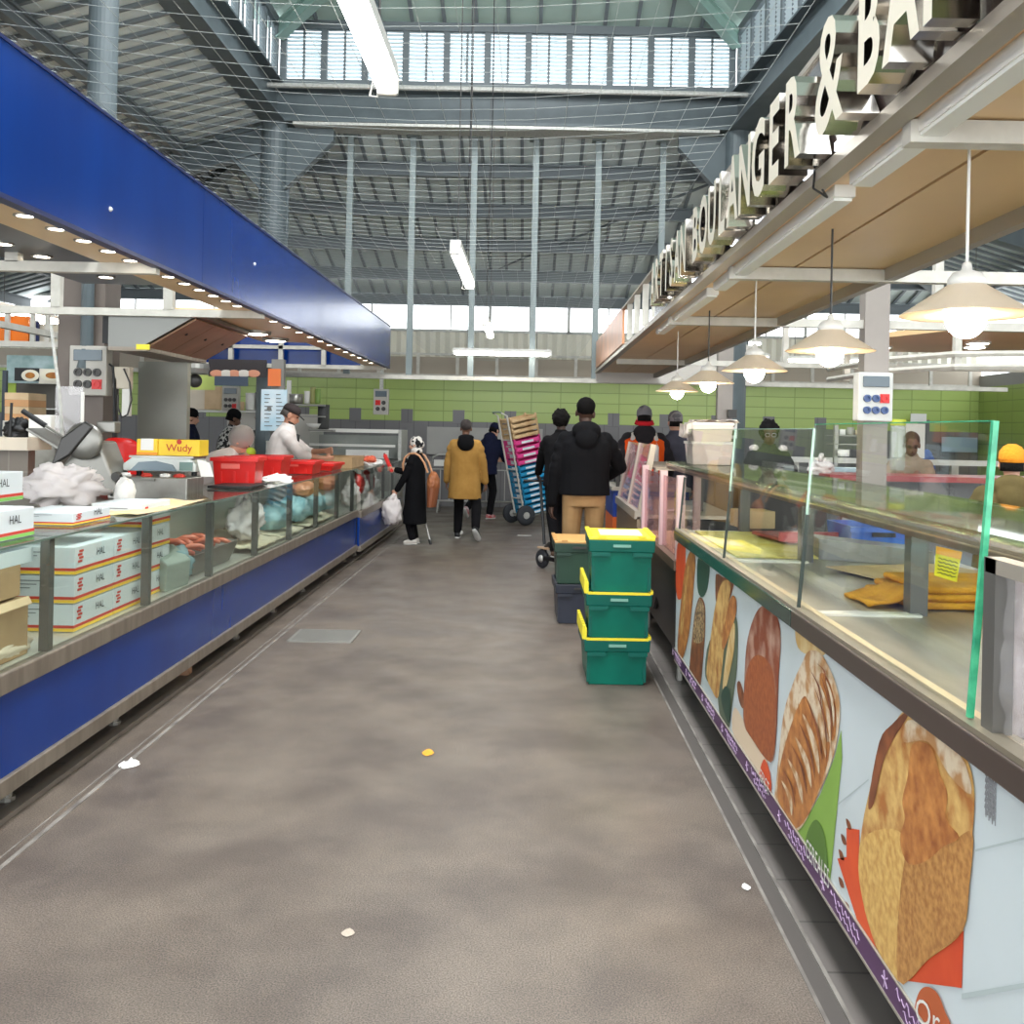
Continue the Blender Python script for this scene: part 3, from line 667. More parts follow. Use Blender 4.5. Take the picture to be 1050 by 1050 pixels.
# bakery counter
bronze = mat('bronze_brown_trim', (86, 74, 68), .35, .4)
printw = mat('pale_blue_white_print', (206, 216, 220), .35, var=(198, 208, 210), scale=1.5)
t = ctr = thing('display_counter', 'large bakery display counter with bread photo front and tall glass screens', 'display counter', (1.5, 3.6, 0))
Y0, Y1 = 1.15, 6.05
build('front_panel', MB().bx(XR + .001, XR + .02, Y0, Y1, .265, .945), printw, t)
build('base_band', MB().bx(XR - .004, XR + .02, Y0, Y1, .2, .267), mat('purple_band', (84, 50, 92), .4), t, 'purple band with small white lettering')
build('base_edge', MB().bx(XR - .006, XR + .02, Y0, Y1, .192, .2).bx(XR - .006, XR, Y0, Y1, .266, .27), alu, t)
build('top_trim', MB().bx(XR - .02, XR + .03, Y0, 3.35, .94, 1.0), bronze, t, bevel=.004)
build('top_trim', MB().bx(XR - .02, XR + .03, 3.35, Y1 + .02, .94, 1.0), mat('green_black_trim', (42, 62, 54), .15), t, bevel=.004)
build('glazing_bead', MB().bx(XR - .012, XR + .03, Y0, Y1 + .02, 1.0, 1.012), mat('dull_champagne_trim', (150, 140, 122), .35, .5), t)
build('glazing_bead', MB().bx(XR + .03, XR + .06, Y0, Y1, 1.0, 1.008), mat('cream_strip', (216, 198, 164), .4), t)
build('carcass', MB().bx(XR + .022, 2.05, Y0, Y1, .22, .96), darkgrey, t)
build('deck', MB().bx(XR + .03, 2.1, Y0, Y1, .965, .998), mat('worn_deck_steel', (190, 184, 172), .3, .45, var=(162, 154, 142), scale=3, stretch=(3, .6, 1)), t)
for y in (1.5, 2.9, 4.4, 5.8):
    for x in (1.08, 1.95): build('leg', MB().tube((x, y, .006), (x, y, .22), .02, 10).tube((x, y, .006), (x, y, .02), .032, 10).bx(x - .03, x + .03, y - .03, y + .03, .15, .2), steel2, t)
for a, b, zt in ((2.06, 3.345, 1.64), (3.355, 4.63, 1.625), (4.64, 6.0, 1.625)):
    M_ = MB().prism([Vector((XR + .005, a, 1.012)), Vector((XR + .013, a, 1.012)), Vector((XR + .053, a, zt)), Vector((XR + .045, a, zt))], (0, b - a, 0))
    g = build('glass_screen', M_, glass, t)
    build('edge', MB().bar((XR + .009, a, 1.015), (XR + .049, a, zt), .008, .006).bar((XR + .049, a, zt), (XR + .049, b, zt), .004, .003), mat('pale_glass_edge', (176, 206, 190), .2) if a > 2.1 else glass_edge, g)
    build('seal', MB().bar((XR + .005, b, 1.012), (XR + .03, b, 1.33), .012, .008), mat('dark_seal', (46, 56, 52), .4), g)
gt = MB().bar((XR + .009, 2.052, 1.015), (XR + .049, 2.052, 1.64), .012, .012)
build('glass_edge', gt, glass_edge, t, 'bright green cut edge of the end screen')
build('shelf_rail', MB().tube((1.16, Y0, 1.34), (1.16, 8.1, 1.34), .022, 12), mat('polished_steel', (206, 196, 178), .18, .9), t)
build('rail_web', MB().bx(1.15, 1.17, Y0, 8.1, 1.305, 1.335), mat('dull_brown_steel', (140, 128, 112), .35, .6), t)
build('glass_shelf', MB().bx(1.14, 1.72, Y0, 8.1, 1.358, 1.368), glass_mat('green_shelf_glass', (222, 236, 222), .10, .03, .08, (170, 184, 150)), t)
build('shelf_rail', MB().bx(1.70, 1.73, Y0, 8.1, 1.33, 1.36), steel2, t)
for y in (3.33, 4.66, 6.0, 7.6): build('shelf_post', MB().bx(1.30, 1.36, y - .03, y + .03, .998, 1.335), post_m, t); build('divider_strip', MB().bx(XR + .06, 1.33, y - .06, y + .0, .998, 1.006), white, t)
for y in (1.6, 3.2, 4.15): build('back_post', MB().bx(2.05, 2.075, y - .025, y + .025, .998, 1.3), steel2, t)
build('back_panel', MB().bx(2.075, 2.09, Y0, 4.2, 1.0, 1.3), mat('steel_reflection_brown', (112, 98, 88), .4, .3), t)  # brown-grey colour stands in for reflections on the steel
build('end_post', MB().bx(XR + .01, XR + .05, 1.955, 2.005, 1.0, 1.36), post_m, t); build('end_post', MB().bx(1.28, 1.33, 1.955, 2.005, 1.0, 1.36), post_m, t)
build('end_rail', MB().bx(XR + .01, XR + .05, Y0, 2.0, 1.33, 1.36), alu, t)
random.seed(3)
def crumple(o, ax, ay, w, h, amp, nu=22, nv=22):
    o, ax, ay = Vector(o), Vector(ax), Vector(ay); az = ax.cross(ay)
    from mathutils import noise
    return lambda a, b: o + ax * (w * a) + ay * (h * b) + az * (amp * (noise.noise(Vector((a * 5 + o.y * 7, b * 5, 1.7))) + .5 * noise.noise(Vector((a * 13, b * 13, 4)))))
build('plastic_film', MB().sheet(crumple((XR + .03, 1.96, 1.01), (0, -1, 0), (0, 0, 1), .75, .33, .02), 24, 24), film, None, 'crumpled clear plastic film wrapped over the near end of the bakery counter', 'plastic film', smooth=True)
build('plastic_film', MB().sheet(crumple((XR + .02, 1.99, 1.0), (.8, -.6, 0), (0, 0, 1), .07, .35, .012), 8, 24), mat('bunched_film', (196, 184, 182), .25), None, 'bunched strip of plastic film hanging down beside the green glass edge', 'plastic film', smooth=True)
build('board', MB().bx(1.12, 1.15, 1.2, 1.9, 1.0, 1.3), mat('mauve_brown_board', (116, 100, 100), .5), None, 'mauve brown board standing inside the film wrapped counter end', 'board')

# smaller bakery counters beyond
t = thing('display_counter', 'low black-fronted counter with pinkish glass beyond the bread photo counter', 'display counter', (1.4, 7.2, 0))
build('front_panel', MB().add([(XR + .02, 6.12, .22), (XR + .02, 7.05, .42), (XR + .02, 7.2, .3), (XR + .02, 8.2, .12), (XR + .02, 8.2, .74), (XR + .02, 6.12, .74)], [(0, 1, 2, 3, 4, 5)]), mat('black_panel', (34, 30, 28), .4), t, solid=.02)
build('top_trim', MB().bx(XR - .01, XR + .05, 6.1, 8.2, .74, .80), mat('brown_trim', (104, 84, 70), .4, .3), t)
build('carcass', MB().bx(XR + .04, 1.9, 6.12, 8.2, .2, .74), darkgrey, t); build('deck', MB().bx(XR + .05, 1.9, 6.12, 8.2, .742, .78), cardl, t)
pinkg = glass_mat('pink_tinted_glass', (250, 232, 236), .09, .03, .1, (236, 196, 200))
pinkp = mat('pale_pink_post', (206, 178, 180), .5)
for x, y in ((.97, 6.2), (.97, 7.0), (1.28, 7.4), (.97, 8.1)): build('post', MB().bx(x - .025, x + .025, y - .03, y + .03, .78, 1.33), pinkp, t)
for a, b in ((6.23, 6.97), (7.03, 8.07)): build('glass_pane', MB().bx(.965, .971, a, b, .8, 1.3), pinkg, t)
for x, y in ((1.0, 6.3), (1.0, 8.0), (1.8, 6.3), (1.8, 8.0)): build('leg', MB().tube((x, y, .006), (x, y, .2), .02, 8), steel2, t)
t = thing('display_counter', 'brown-fronted counter with tilted glass in front of the man in the orange vest', 'display counter', (1.4, 9.2, 0))
build('front_panel', MB().bx(XR, XR + .03, 8.3, 10.2, .18, .88), mat('taupe_panel', (128, 112, 92), .5), t); build('carcass', MB().bx(XR + .03, 1.8, 8.3, 10.2, .1, .86), darkgrey, t)
build('top_trim', MB().bx(XR - .02, XR + .06, 8.3, 10.2, .86, .93), alu, t); build('deck', MB().bx(XR + .05, 1.8, 8.3, 10.2, .87, .9), deckm, t)
for a, b in ((8.33, 9.2), (9.24, 10.17)): build('glass_pane', MB().prism([Vector((XR + .02, a, .93)), Vector((XR + .027, a, .93)), Vector((XR + .127, a, 1.5)), Vector((XR + .12, a, 1.5))], (0, b - a, 0)), pinkg, t)
for y in (8.32, 9.22, 10.18): build('post', MB().bar((XR + .03, y, .93), (XR + .13, y, 1.5), .05, .04), alu, t)
build('shelf', MB().bx(XR + .15, 1.6, 8.3, 10.2, 1.28, 1.3), alu, t)
for x, y in ((1.0, 8.4), (1.0, 10.1), (1.7, 8.4), (1.7, 10.1)): build('leg', MB().tube((x, y, .006), (x, y, .12), .02, 8), steel2, t)
t = thing('counter', 'counter end with blue upper panel and orange lower panel beside the tan trousers', 'counter', (1.3, 10.9, 0))
build('upper_panel', MB().bx(XR - .03, 1.7, 10.32, 11.3, .7, .98), mat('deep_blue_panel', (26, 58, 140), .4), t); build('lower_panel', MB().bx(XR - .03, 1.7, 10.32, 11.3, .06, .7), mat('orange_panel', (224, 104, 40), .5), t)
build('top', MB().bx(XR - .05, 1.72, 10.3, 11.3, .98, 1.02), alu, t)
build('glass_pane', MB().bx(XR, XR + .006, 10.4, 11.2, 1.02, 1.4), glass, t); build('post', MB().bx(XR, XR + .04, 10.34, 10.38, 1.02, 1.42), darkgrey, t); build('post', MB().bx(XR, XR + .04, 11.2, 11.24, 1.02, 1.42), darkgrey, t)

# steel stall columns with sockets
def stall_col(x, y, w, z): return build('column', MB().bx(x - w / 2, x + w / 2, y - w / 2, y + w / 2, .006, z).bx(x - w / 2 - .012, x + w / 2 + .012, y - w / 2 - .012, y - w / 2 + .02, .006, z), mat('stall_column_steel', (150, 142, 134), .4, .35, var=(138, 130, 124), scale=2), kind='structure')
stall_col(2.45, 7.0, .15, 3.3); stall_col(2.38, 12.0, .16, 2.95)
p = at(897, 407, 6.8)
power_box('power_box', 'grey power box with four blue sockets and one red one on the steel column', (p.x, 6.78, p.z + .0), .24, .34, .12, 2, 3, (0, 2), mat_=mat('pale_socket_box', (198, 198, 194), .5))
p = at(751, 437, 11.8); t = thing('socket_box', 'small white double socket box on the column beyond the plastic tubs', 'socket box', (p.x, 11.8, p.z - .15))
build('case', MB().bx(p.x - .06, p.x + .06, 11.8, 11.9, p.z - .15, p.z + .08), white, t, bevel=.008)
build('hatch', MB().bx(p.x - .05, p.x + .05, 11.8, 11.9, p.z + .1, p.z + .2), darkgrey, t)
for dz in (-.08, .02): build('socket', MB().lathe([(.035, 0), (.03, .012), (.02, .012)], (p.x, 11.8, p.z + dz), 12, Matrix.Rotation(R(90), 3, 'X')), black, t)
# =====================================================  BREAD PHOTOS ON THE COUNTER FRONT  =====================================================
def smooth_poly(pts, n=4):
    out = []; N = len(pts)
    for i in range(N):
        p0, p1, p2, p3 = [Vector(pts[(i + k) % N]) for k in (-1, 0, 1, 2)]
        for k in range(n):
            t = k / n
            out.append(.5 * ((2 * p1) + (p2 - p0) * t + (2 * p0 - 5 * p1 + 4 * p2 - p3) * t * t + (3 * p1 - p0 - 3 * p2 + p3) * t ** 3))
    return out
def px_of(crop, pts):
    x0, y0, s = crop; return [(x0 + a / s, y0 + b / s) for a, b in pts]
CA, CB, CC, CD = (680, 540, 4.773), (750, 700, 3.0), (770, 640, 3.5), (850, 720, 3.18)
def clampz(v):
    v = Vector(v); v.z = max(.272, min(.938, v.z)); return v
def print_on(name, polys, mats, layer, label=None, smooth=True):
    """flat printed picture on the counter front: outlines given as (crop, points, ink index)"""
    m = MB()
    for k, (crop, pts, ink_) in enumerate(polys):
        P = px_of(crop, pts)
        if smooth: P = [tuple(q) for q in smooth_poly(P)]
        x = XR - .0007 * layer - .0004 * k
        V = [clampz(onX(a, b, XR)) for a, b in P]
        m.mi(ink_).add([Vector((x, v.y, v.z)) for v in V], [tuple(range(len(V)))])
    return build(name, m, mats, ctr, label)
crust = mat('print_crust', (150, 84, 40), .45, var=(206, 140, 74), scale=22, lo=.3, hi=.7)
crustd = mat('print_dark_crust', (104, 56, 34), .45, var=(150, 86, 50), scale=14)
crustl = mat('print_floury_crust', (222, 204, 176), .45, var=(184, 136, 88), scale=16, lo=.42, hi=.6, stretch=(1, 1, 1))
crumb = mat('print_rye_crumb', (150, 76, 40), .5, var=(172, 96, 52), scale=40)
golden = mat('print_golden_crust', (222, 184, 112), .45, var=(170, 106, 50), scale=16, lo=.36, hi=.68, detail=10)
goldl = mat('print_light_golden', (226, 202, 148), .45, var=(202, 160, 92), scale=12, detail=10)
goldb = mat('print_crumb_golden', (196, 144, 80), .45, var=(162, 108, 56), scale=60, detail=10)
grn = mat('print_green', (124, 162, 66), .5, var=(134, 172, 76), scale=2); grnd = mat('print_dark_green', (86, 122, 48), .5)
olive = mat('print_grey_green', (92, 104, 84), .5); forest = mat('print_forest_green', (40, 72, 58), .5)
orng = mat('print_orange', (222, 86, 42), .5, var=(206, 70, 34), scale=5); rust = mat('print_rust', (186, 92, 50), .5)
pinkish = mat('print_cream', (226, 204, 176), .5)
pale_line = mat('print_pale_grey', (178, 190, 190), .5)
print_on('printed_tag', [(CA, [(70, 90), (95, 75), (110, 110), (106, 250), (95, 340), (70, 350), (62, 250)], 0)], [orng], 1)
print_on('printed_baguettes', [(CA, [(72, 560), (92, 330), (112, 180), (138, 115), (158, 150), (150, 300), (128, 520), (96, 645), (80, 640)], 0), (CA, [(86, 500), (104, 320), (122, 200), (128, 210), (112, 340), (96, 520)], 1)], [crust, golden], 2, 'printed photo of two long brown baguettes')
print_on('printed_tag', [(CA, [(170, 160), (200, 140), (228, 165), (218, 300), (190, 345), (168, 300)], 0)], [forest], 1)
print_on('printed_baguette', [(CA, [(128, 730), (150, 470), (165, 380), (182, 345), (204, 380), (207, 470), (200, 600), (178, 815), (150, 790)], 0), (CA, [(152, 470), (168, 385), (182, 355), (202, 390), (204, 470), (196, 560), (150, 560)], 1)], [crustd, mat('print_seeds', (190, 160, 116), .5, var=(90, 62, 44), scale=60, lo=.45, hi=.55)], 2, 'printed photo of a seeded baguette')
print_on('printed_bread_bundle', [(CA, [(208, 735), (262, 800), (285, 1000), (318, 1010), (340, 860), (362, 690), (365, 470), (330, 450), (228, 560)], 0), (CA, [(258, 250), (268, 232), (300, 250), (330, 240), (350, 270), (300, 420), (262, 380)], 1), (CA, [(214, 720), (232, 560), (255, 400), (282, 290), (312, 262), (332, 290), (318, 420), (300, 600), (282, 760), (268, 840), (240, 800)], 2), (CA, [(290, 560), (318, 400), (340, 338), (360, 360), (358, 430), (330, 520), (300, 600)], 3), (CA, [(296, 760), (322, 560), (352, 470), (350, 600), (325, 730), (300, 820)], 4)], [olive, crustd, golden, crust, goldl], 2, 'printed photo of braided golden breads in a bundle')
print_on('printed_tag', [(CA, [(288, 830), (310, 780), (332, 820), (328, 960), (300, 900)], 0)], [forest], 7)
print_on('printed_rye_loaf', [(CC, [(-25, 350), (-24, 240), (-15, 80), (10, -20), (40, -65), (70, -60), (98, -20), (108, 60), (100, 200), (92, 400), (72, 497), (0, 405)], 0), (CC, [(-22, 345), (-18, 190), (10, 118), (50, 120), (84, 190), (88, 380), (70, 492), (0, 402)], 1)], [mat('print_floury_rye', (138, 70, 44), .5, var=(196, 160, 140), scale=9, lo=.45, hi=.75), crumb], 2, 'printed photo of a cut dark rye loaf')
print_on('printed_bread_board', [(CC, [(-60, 300), (-24, 350), (0, 405), (60, 490), (38, 520), (30, 650), (-60, 420)], 0), (CA, [(362, 770), (378, 760), (398, 830), (392, 890), (372, 850)], 1)], [pinkish, crustd], 1)
print_on('printed_round_roll', [(CC, [(160, 20), (185, -5), (225, 10), (262, 70), (262, 112), (200, 108), (168, 80)], 0)], [goldl], 1)
def stripe(p, q, w, k):
    (x0, y0), (x1, y1) = p, q; mx_, my = (x0 + x1) / 2 + 10, (y0 + y1) / 2 - 8
    return (CC, [(x0, y0), (mx_ + w, my), (x1, y1), (mx_ - w, my)], k)
sl = [(CC, [(185, 268), (214, 288), (258, 420), (286, 425), (272, 520), (205, 690), (152, 736), (112, 692), (98, 570), (128, 420)], 1), (CC, [(250, 180), (282, 200), (308, 300), (306, 400), (284, 410), (262, 300)], 1)]
sl += [stripe(p, q, w, 0) for p, q, w in (((112, 560), (150, 690), 7), ((134, 480), (190, 650), 8), ((160, 400), (222, 590), 9), ((190, 320), (250, 540), 10), ((222, 260), (274, 480), 9), ((250, 210), (292, 430), 7), ((272, 190), (304, 370), 5))]
sl += [stripe(p, q, w, 2) for p, q, w in (((120, 520), (165, 660), 3), ((150, 430), (208, 610), 4), ((178, 350), (238, 560), 4), ((208, 270), (264, 500), 4), ((238, 230), (284, 450), 3), ((262, 190), (300, 400), 3), ((225, 170), (262, 300), 3), ((245, 140), (280, 210), 3))]
print_on('printed_batard', [(CC, [(212, 95), (258, 112), (302, 200), (322, 290), (314, 400), (290, 500), (240, 620), (190, 720), (150, 748), (112, 712), (86, 650), (95, 540), (118, 330), (150, 220), (185, 140)], 0)] + sl, [crustl, crust, crustd], 3, 'printed photo of a floury slashed loaf')
print_on('printed_field', [(CC, [(325, 380), (328, 480), (284, 985), (150, 770), (200, 700), (250, 610), (300, 480)], 0), ], [grn, grnd], 1, smooth=False)
print_on('printed_spot', [(CC, [(236, 702), (262, 740), (276, 820), (280, 900), (274, 958), (236, 930), (204, 868), (196, 800), (210, 735)], 0)], [grnd], 4)
print_on('printed_spot', [(CC, [(50, 485), (70, 530), (76, 600), (68, 650), (32, 600), (34, 530)], 0)], [orng], 4)
print_on('printed_napkin', [(CD, [(58, 410), (100, 416), (98, 540), (150, 730), (222, 905), (440, 745), (434, 932), (222, 982), (90, 760), (28, 510), (58, 505)], 0)], [orng], 1, smooth=False)
print_on('printed_square_loaf', [
    (CD, [(212, 905), (168, 830), (120, 680), (98, 540), (112, 400), (132, 300), (170, 140), (215, 70), (256, 28), (330, 70), (400, 130), (455, 190), (478, 300), (470, 450), (460, 600), (440, 745), (340, 830), (230, 910)], 0),
    (CD, [(100, 520), (130, 430), (230, 420), (250, 520), (230, 905), (212, 900), (168, 820), (120, 680)], 3),
    (CD, [(252, 505), (330, 490), (400, 460), (472, 425), (462, 600), (440, 742), (340, 826), (228, 908)], 5),
    (CD, [(132, 330), (168, 130), (210, 72), (255, 32), (262, 45), (215, 120), (180, 200), (150, 330)], 2),
    (CD, [(272, 150), (300, 128), (340, 150), (366, 230), (392, 300), (386, 380), (430, 440), (380, 470), (318, 520), (262, 525), (236, 450), (252, 380), (244, 320), (262, 240)], 1),
    (CD, [(262, 60), (330, 80), (400, 140), (450, 200), (470, 300), (400, 240), (330, 130), (250, 130)], 4)], [golden, crust, crustd, mat('print_left_face', (222, 184, 108), .45, var=(196, 146, 78), scale=40, detail=10), crustl, goldb], 3, 'printed photo of a tall square golden loaf')
print_on('printed_spot', [(CD, [(285, 1000), (300, 945), (326, 928), (360, 950), (385, 1010), (400, 1060), (330, 1100), (288, 1080)], 0)], [rust], 6)
for a_, b_ in ((0, 0), (20, -30), (10, 60), (40, 50), (28, -170), (44, -220), (20, -120)): print_on('printed_crumb', [(CD, [(12 + a_, 600 + b_), (24 + a_, 610 + b_), (30 + a_, 635 + b_), (18 + a_, 630 + b_)], 0)], [crustd], 1)
for q_ in ([(434, 950), (640, 915), (640, 932), (434, 968)], [(478, 480), (640, 440), (640, 448), (478, 488)], [(30, 330), (130, 250), (130, 255), (30, 336)]): print_on('printed_board_seam', [(CD, q_, 0)], [pale_line], 1, smooth=False)
# lettering of the print
def panel_text(s, p, q, h, mt, name, layer=9, sx=.75):
    a, b = onX(*p, XR), onX(*q, XR); ax = (b - a); w = ax.length; ax = ax.normalized()
    mb = text_mb(s, h / .729, 0, sx); xs = [v.x for v in mb.v]; k = w / (max(xs) - min(xs)); mb.v = [Vector((v.x * k, v.y, 0)) for v in mb.v]
    place_mb(mb, (a + b) / 2 + Vector((-.0007 * layer, 0, 0)), ax, ax.cross(Vector((1, 0, 0))) if False else Vector((0, 0, 1)))
    return build(name, mb, mt, ctr)
panel_text('CEREALES', (828, 877), (852, 912), .062, white, 'printed_lettering')
panel_text('EPICE', (781, 800), (790, 816), .05, white, 'printed_lettering')
panel_text('Or', (941, 1046), (966, 1062), .06, white, 'printed_lettering')
random.seed(5)
def scribble(p, w, h, n, r, mt, name, X=None):
    pts = [Vector((p.x, p.y - w * (i / n - .5), p.z + h * (.5 * math.sin(i * 1.9) + .3 * math.sin(i * 5.3 + p.y * 40)))) for i in range(n + 1)]
    return MB().path(pts, r, 4)
y = 5.9
while y > 1.25:
    m = MB()
    q = scribble(Vector((XR - .005, y, .244)), .26, .018, 26, .0016, None, ''); m.add(q.v, q.f)
    q = scribble(Vector((XR - .005, y - .02, .22)), .2, .014, 20, .0014, None, ''); m.add(q.v, q.f)
    for k in range(5):
        a = k * 2 * math.pi / 5; m.path([(XR - .005, y + .2, .232), (XR - .005, y + .2 + .02 * math.cos(a), .232 + .022 * math.sin(a))], .0022, 4)
    build('printed_script', m, mat('pale_lilac_ink', (176, 150, 180), .6), ctr)
    y -= .52
g = onX(1016, 816, XR); m = MB()
for k in range(7):
    q = scribble(Vector((XR - .001, g.y, g.z + .04 - k * .013)), .045, .02, 22, .001, None, ''); m.add(q.v, q.f)
build('printed_emblem', m, mat('grey_ink', (128, 128, 130), .6), ctr)

# =====================================================  THINGS ON THE BAKERY COUNTER  =====================================================
t = thing('plastic_tub', 'clear plastic tub of bread on the glass shelf, lower of the stacked pair', 'tub', (1.33, 7.3, 1.37))
tubm = glass_mat('cloudy_tub_plastic', (248, 242, 240), .06, .3, .58, (252, 240, 236))
def tub(t, z, h, w, l):
    m = MB(); b0 = [(-w * .44, -l * .44), (w * .44, -l * .44), (w * .44, l * .44), (-w * .44, l * .44)]; c = Vector((1.36, 7.4, z))
    build('body', MB().add([c + Vector((x, y, 0)) for x, y in b0] + [c + Vector((x * 1.12, y * 1.12, h)) for x, y in b0], [(0, 1, 2, 3), (0, 1, 5, 4), (1, 2, 6, 5), (2, 3, 7, 6), (3, 0, 4, 7)]), tubm, t, solid=.004)
    build('rim', MB().bx(c.x - w * .52, c.x + w * .52, c.y - l * .52, c.y - l * .5, z + h - .02, z + h).bx(c.x - w * .52, c.x - w * .5, c.y - l * .52, c.y + l * .52, z + h - .02, z + h).bx(c.x + w * .5, c.x + w * .52, c.y - l * .52, c.y + l * .52, z + h - .02, z + h), white, t)
    return c
c = tub(t, 1.372, .17, .31, .34)
bread_m = mat('pale_bread', (222, 190, 150), .7, var=(196, 152, 104), scale=8)
build('bread', MB().ball(c + Vector((-.04, 0, .07)), (.09, .13, .055)).ball(c + Vector((.05, .02, .08)), (.07, .12, .05)), bread_m, t, smooth=True)
t = thing('plastic_tub', 'clear plastic tub with pale film over its rim, upper of the stacked pair', 'tub', (1.33, 7.3, 1.55))
c = tub(t, 1.545, .14, .31, .34)
build('bread', MB().ball(c + Vector((0, 0, .07)), (.12, .12, .05)), bread_m, t, smooth=True)
build('film_cover', MB().sheet(lambda a, b: c + Vector((-.2 + .4 * a, -.19 + .38 * b, .15 + .012 * math.sin(a * 17 + b * 9) - (.09 * abs(math.sin(b * 11)) + .03 if a < .12 else 0))), 20, 14), bagp, t, smooth=True)
m = MB(); zz = lambda a: .004 * math.sin(a * 90)
m.bx(1.02, 1.5, 4.75, 5.95, 1.0, 1.008)
for i in range(30): m.add([Vector((1.5, 4.75 + i * .04, 1.0085)), Vector((1.5, 4.79 + i * .04, 1.0085)), Vector((1.53, 4.77 + i * .04, 1.0085))], [(0, 1, 2)])
build('shelf_mat', m, mat('pale_yellow_mat', (226, 214, 150), .7, var=(214, 196, 96), scale=5), None, 'pale yellow paper mat with a zigzag edge on the bakery counter deck', 'mat')
from mathutils import noise as _ns
t = thing('cloth', 'folded mustard yellow quilted cloth on the bakery counter deck', 'cloth', (1.6, 3.0, 1.0))
clm = mat('mustard_quilt', (226, 162, 44), .85, var=(206, 140, 30), scale=12, bump=.5, bscale=70)
for k in range(3):
    build('fold', MB().box((1.66 + .02 * k, 3.62 + .01 * k, 1.014 + k * .025), (.66 - k * .03, .42 - k * .02, .024), .05), clm, t, bevel=.010)
build('fold', MB().sheet(lambda a, b: Vector((1.20 + .16 * a, 3.42 + .26 * b, 1.01 + .055 * a * a + .006 * math.sin(a * 7 + b * 5))), 8, 8), clm, t, solid=.012, smooth=True)
p0, p1, p2, p3 = at(960, 560, 3.0), at(986, 566, 3.0), at(981, 597, 3.0), at(958, 590, 3.0)
t = thing('price_tag', 'yellow handwritten price tag with orange top hanging from the steel shelf rail', 'price tag', (p0 + p2) / 2)
build('card', MB().prism([p0, p1, p2, p3], (.002, .004, 0)), mat('bright_yellow_card', (232, 218, 28), .6), t)
build('header', MB().prism([p0 + Vector((0, -.002, 0)), p1 + Vector((0, -.002, 0)), p1.lerp(p2, .25) + Vector((0, -.002, 0)), p0.lerp(p3, .25) + Vector((0, -.002, 0))], (.0, -.002, 0)), mat('orange_card', (236, 164, 60), .6), t)
m = MB()
for k in range(5):
    a = p0.lerp(p3, .38 + .12 * k); b = p1.lerp(p2, .38 + .12 * k); m.path([a.lerp(b, .1 + .8 * i / 10) + Vector((0, -.004, .003 * math.sin(i * 2.4 + k))) for i in range(11)], .0012, 4)
build('handwriting', m, ink, t); build('hook', MB().path([p0.lerp(p1, .15), p0.lerp(p1, .1) + Vector((0, 0, .04)), p0 + Vector((-.01, 0, .05))], .002, 5), steel2, t)
p = at(694, 516, 6.6); build('price_tag', MB().box(p, (.035, .01, .16)), mat('lime_green_card', (170, 198, 40), .6, var=(90, 120, 30), scale=60), None, 'narrow lime green tag on the pale pink post', 'price tag')
build('cardboard_sheet', MB().box((1.72, 4.25, 1.012), (.62, .5, .006), .3), cardl, None, 'flat pale cardboard sheet lying on the bakery counter deck', 'cardboard')
t = thing('crate', 'blue plastic crate with dark handle slot at the back of the bakery counter deck', 'crate', (1.86, 5.3, 1.0))
blc = mat('blue_crate_plastic', (58, 104, 190), .4)
def open_box(c, w, l, h, th, taper=.94):
    m = MB(); x, y = w / 2, l / 2; c = Vector(c)
    o = [c + Vector((i * x * taper, j * y * taper, 0)) for i, j in ((-1, -1), (1, -1), (1, 1), (-1, 1))]; u = [c + Vector((i * x, j * y, h)) for i, j in ((-1, -1), (1, -1), (1, 1), (-1, 1))]
    iu = [c + Vector((i * (x - th), j * (y - th), h)) for i, j in ((-1, -1), (1, -1), (1, 1), (-1, 1))]; il = [c + Vector((i * (x * taper - th), j * (y * taper - th), th)) for i, j in ((-1, -1), (1, -1), (1, 1), (-1, 1))]
    m.add(o + u + iu + il, [(3, 2, 1, 0)] + [(i, (i + 1) % 4, 4 + (i + 1) % 4, 4 + i) for i in range(4)] + [(4 + i, 4 + (i + 1) % 4, 8 + (i + 1) % 4, 8 + i) for i in range(4)] + [(8 + i, 8 + (i + 1) % 4, 12 + (i + 1) % 4, 12 + i) for i in range(4)] + [(12, 13, 14, 15)])
    return m
build('body', open_box((1.86, 5.3, 1.0), .34, .42, .13, .01), blc, t); build('handle_slot', MB().bx(1.8, 1.92, 5.083, 5.093, 1.08, 1.105), black, t); build('rim', MB().bx(1.68, 2.04, 5.07, 5.085, 1.105, 1.13), blc, t)
build('steel_tray', MB().prism([Vector((1.42, 4.75, 1.0)), Vector((1.9, 4.55, 1.0)), Vector((1.9, 4.55, 1.07)), Vector((1.42, 4.75, 1.1))], (.02, .25, 0)), mat('grey_tray', (140, 138, 136), .35, .5), None, 'grey steel tray standing before the blue crate on the bakery counter deck', 'tray')
t = thing('tray', 'dark red tray tilted on the bakery counter deck, beside a small cardboard box', 'tray', (1.52, 5.5, 1.0))
build('base', MB().box((1.52, 5.5, 1.03), (.34, .46, .02), .2), mat('dark_red_tray', (150, 62, 66), .4), t, bevel=.006); build('rim', MB().box((1.52, 5.27, 1.055), (.34, .02, .05), .2), mat('rose_rim', (206, 104, 108), .4), t)
build('cardboard_box', MB().box((1.45, 6.3, 1.06), (.22, .24, .11), .1), cardl, None, 'small pale cardboard box beside the dark red tray', 'box', bevel=.003)
random.seed(11)
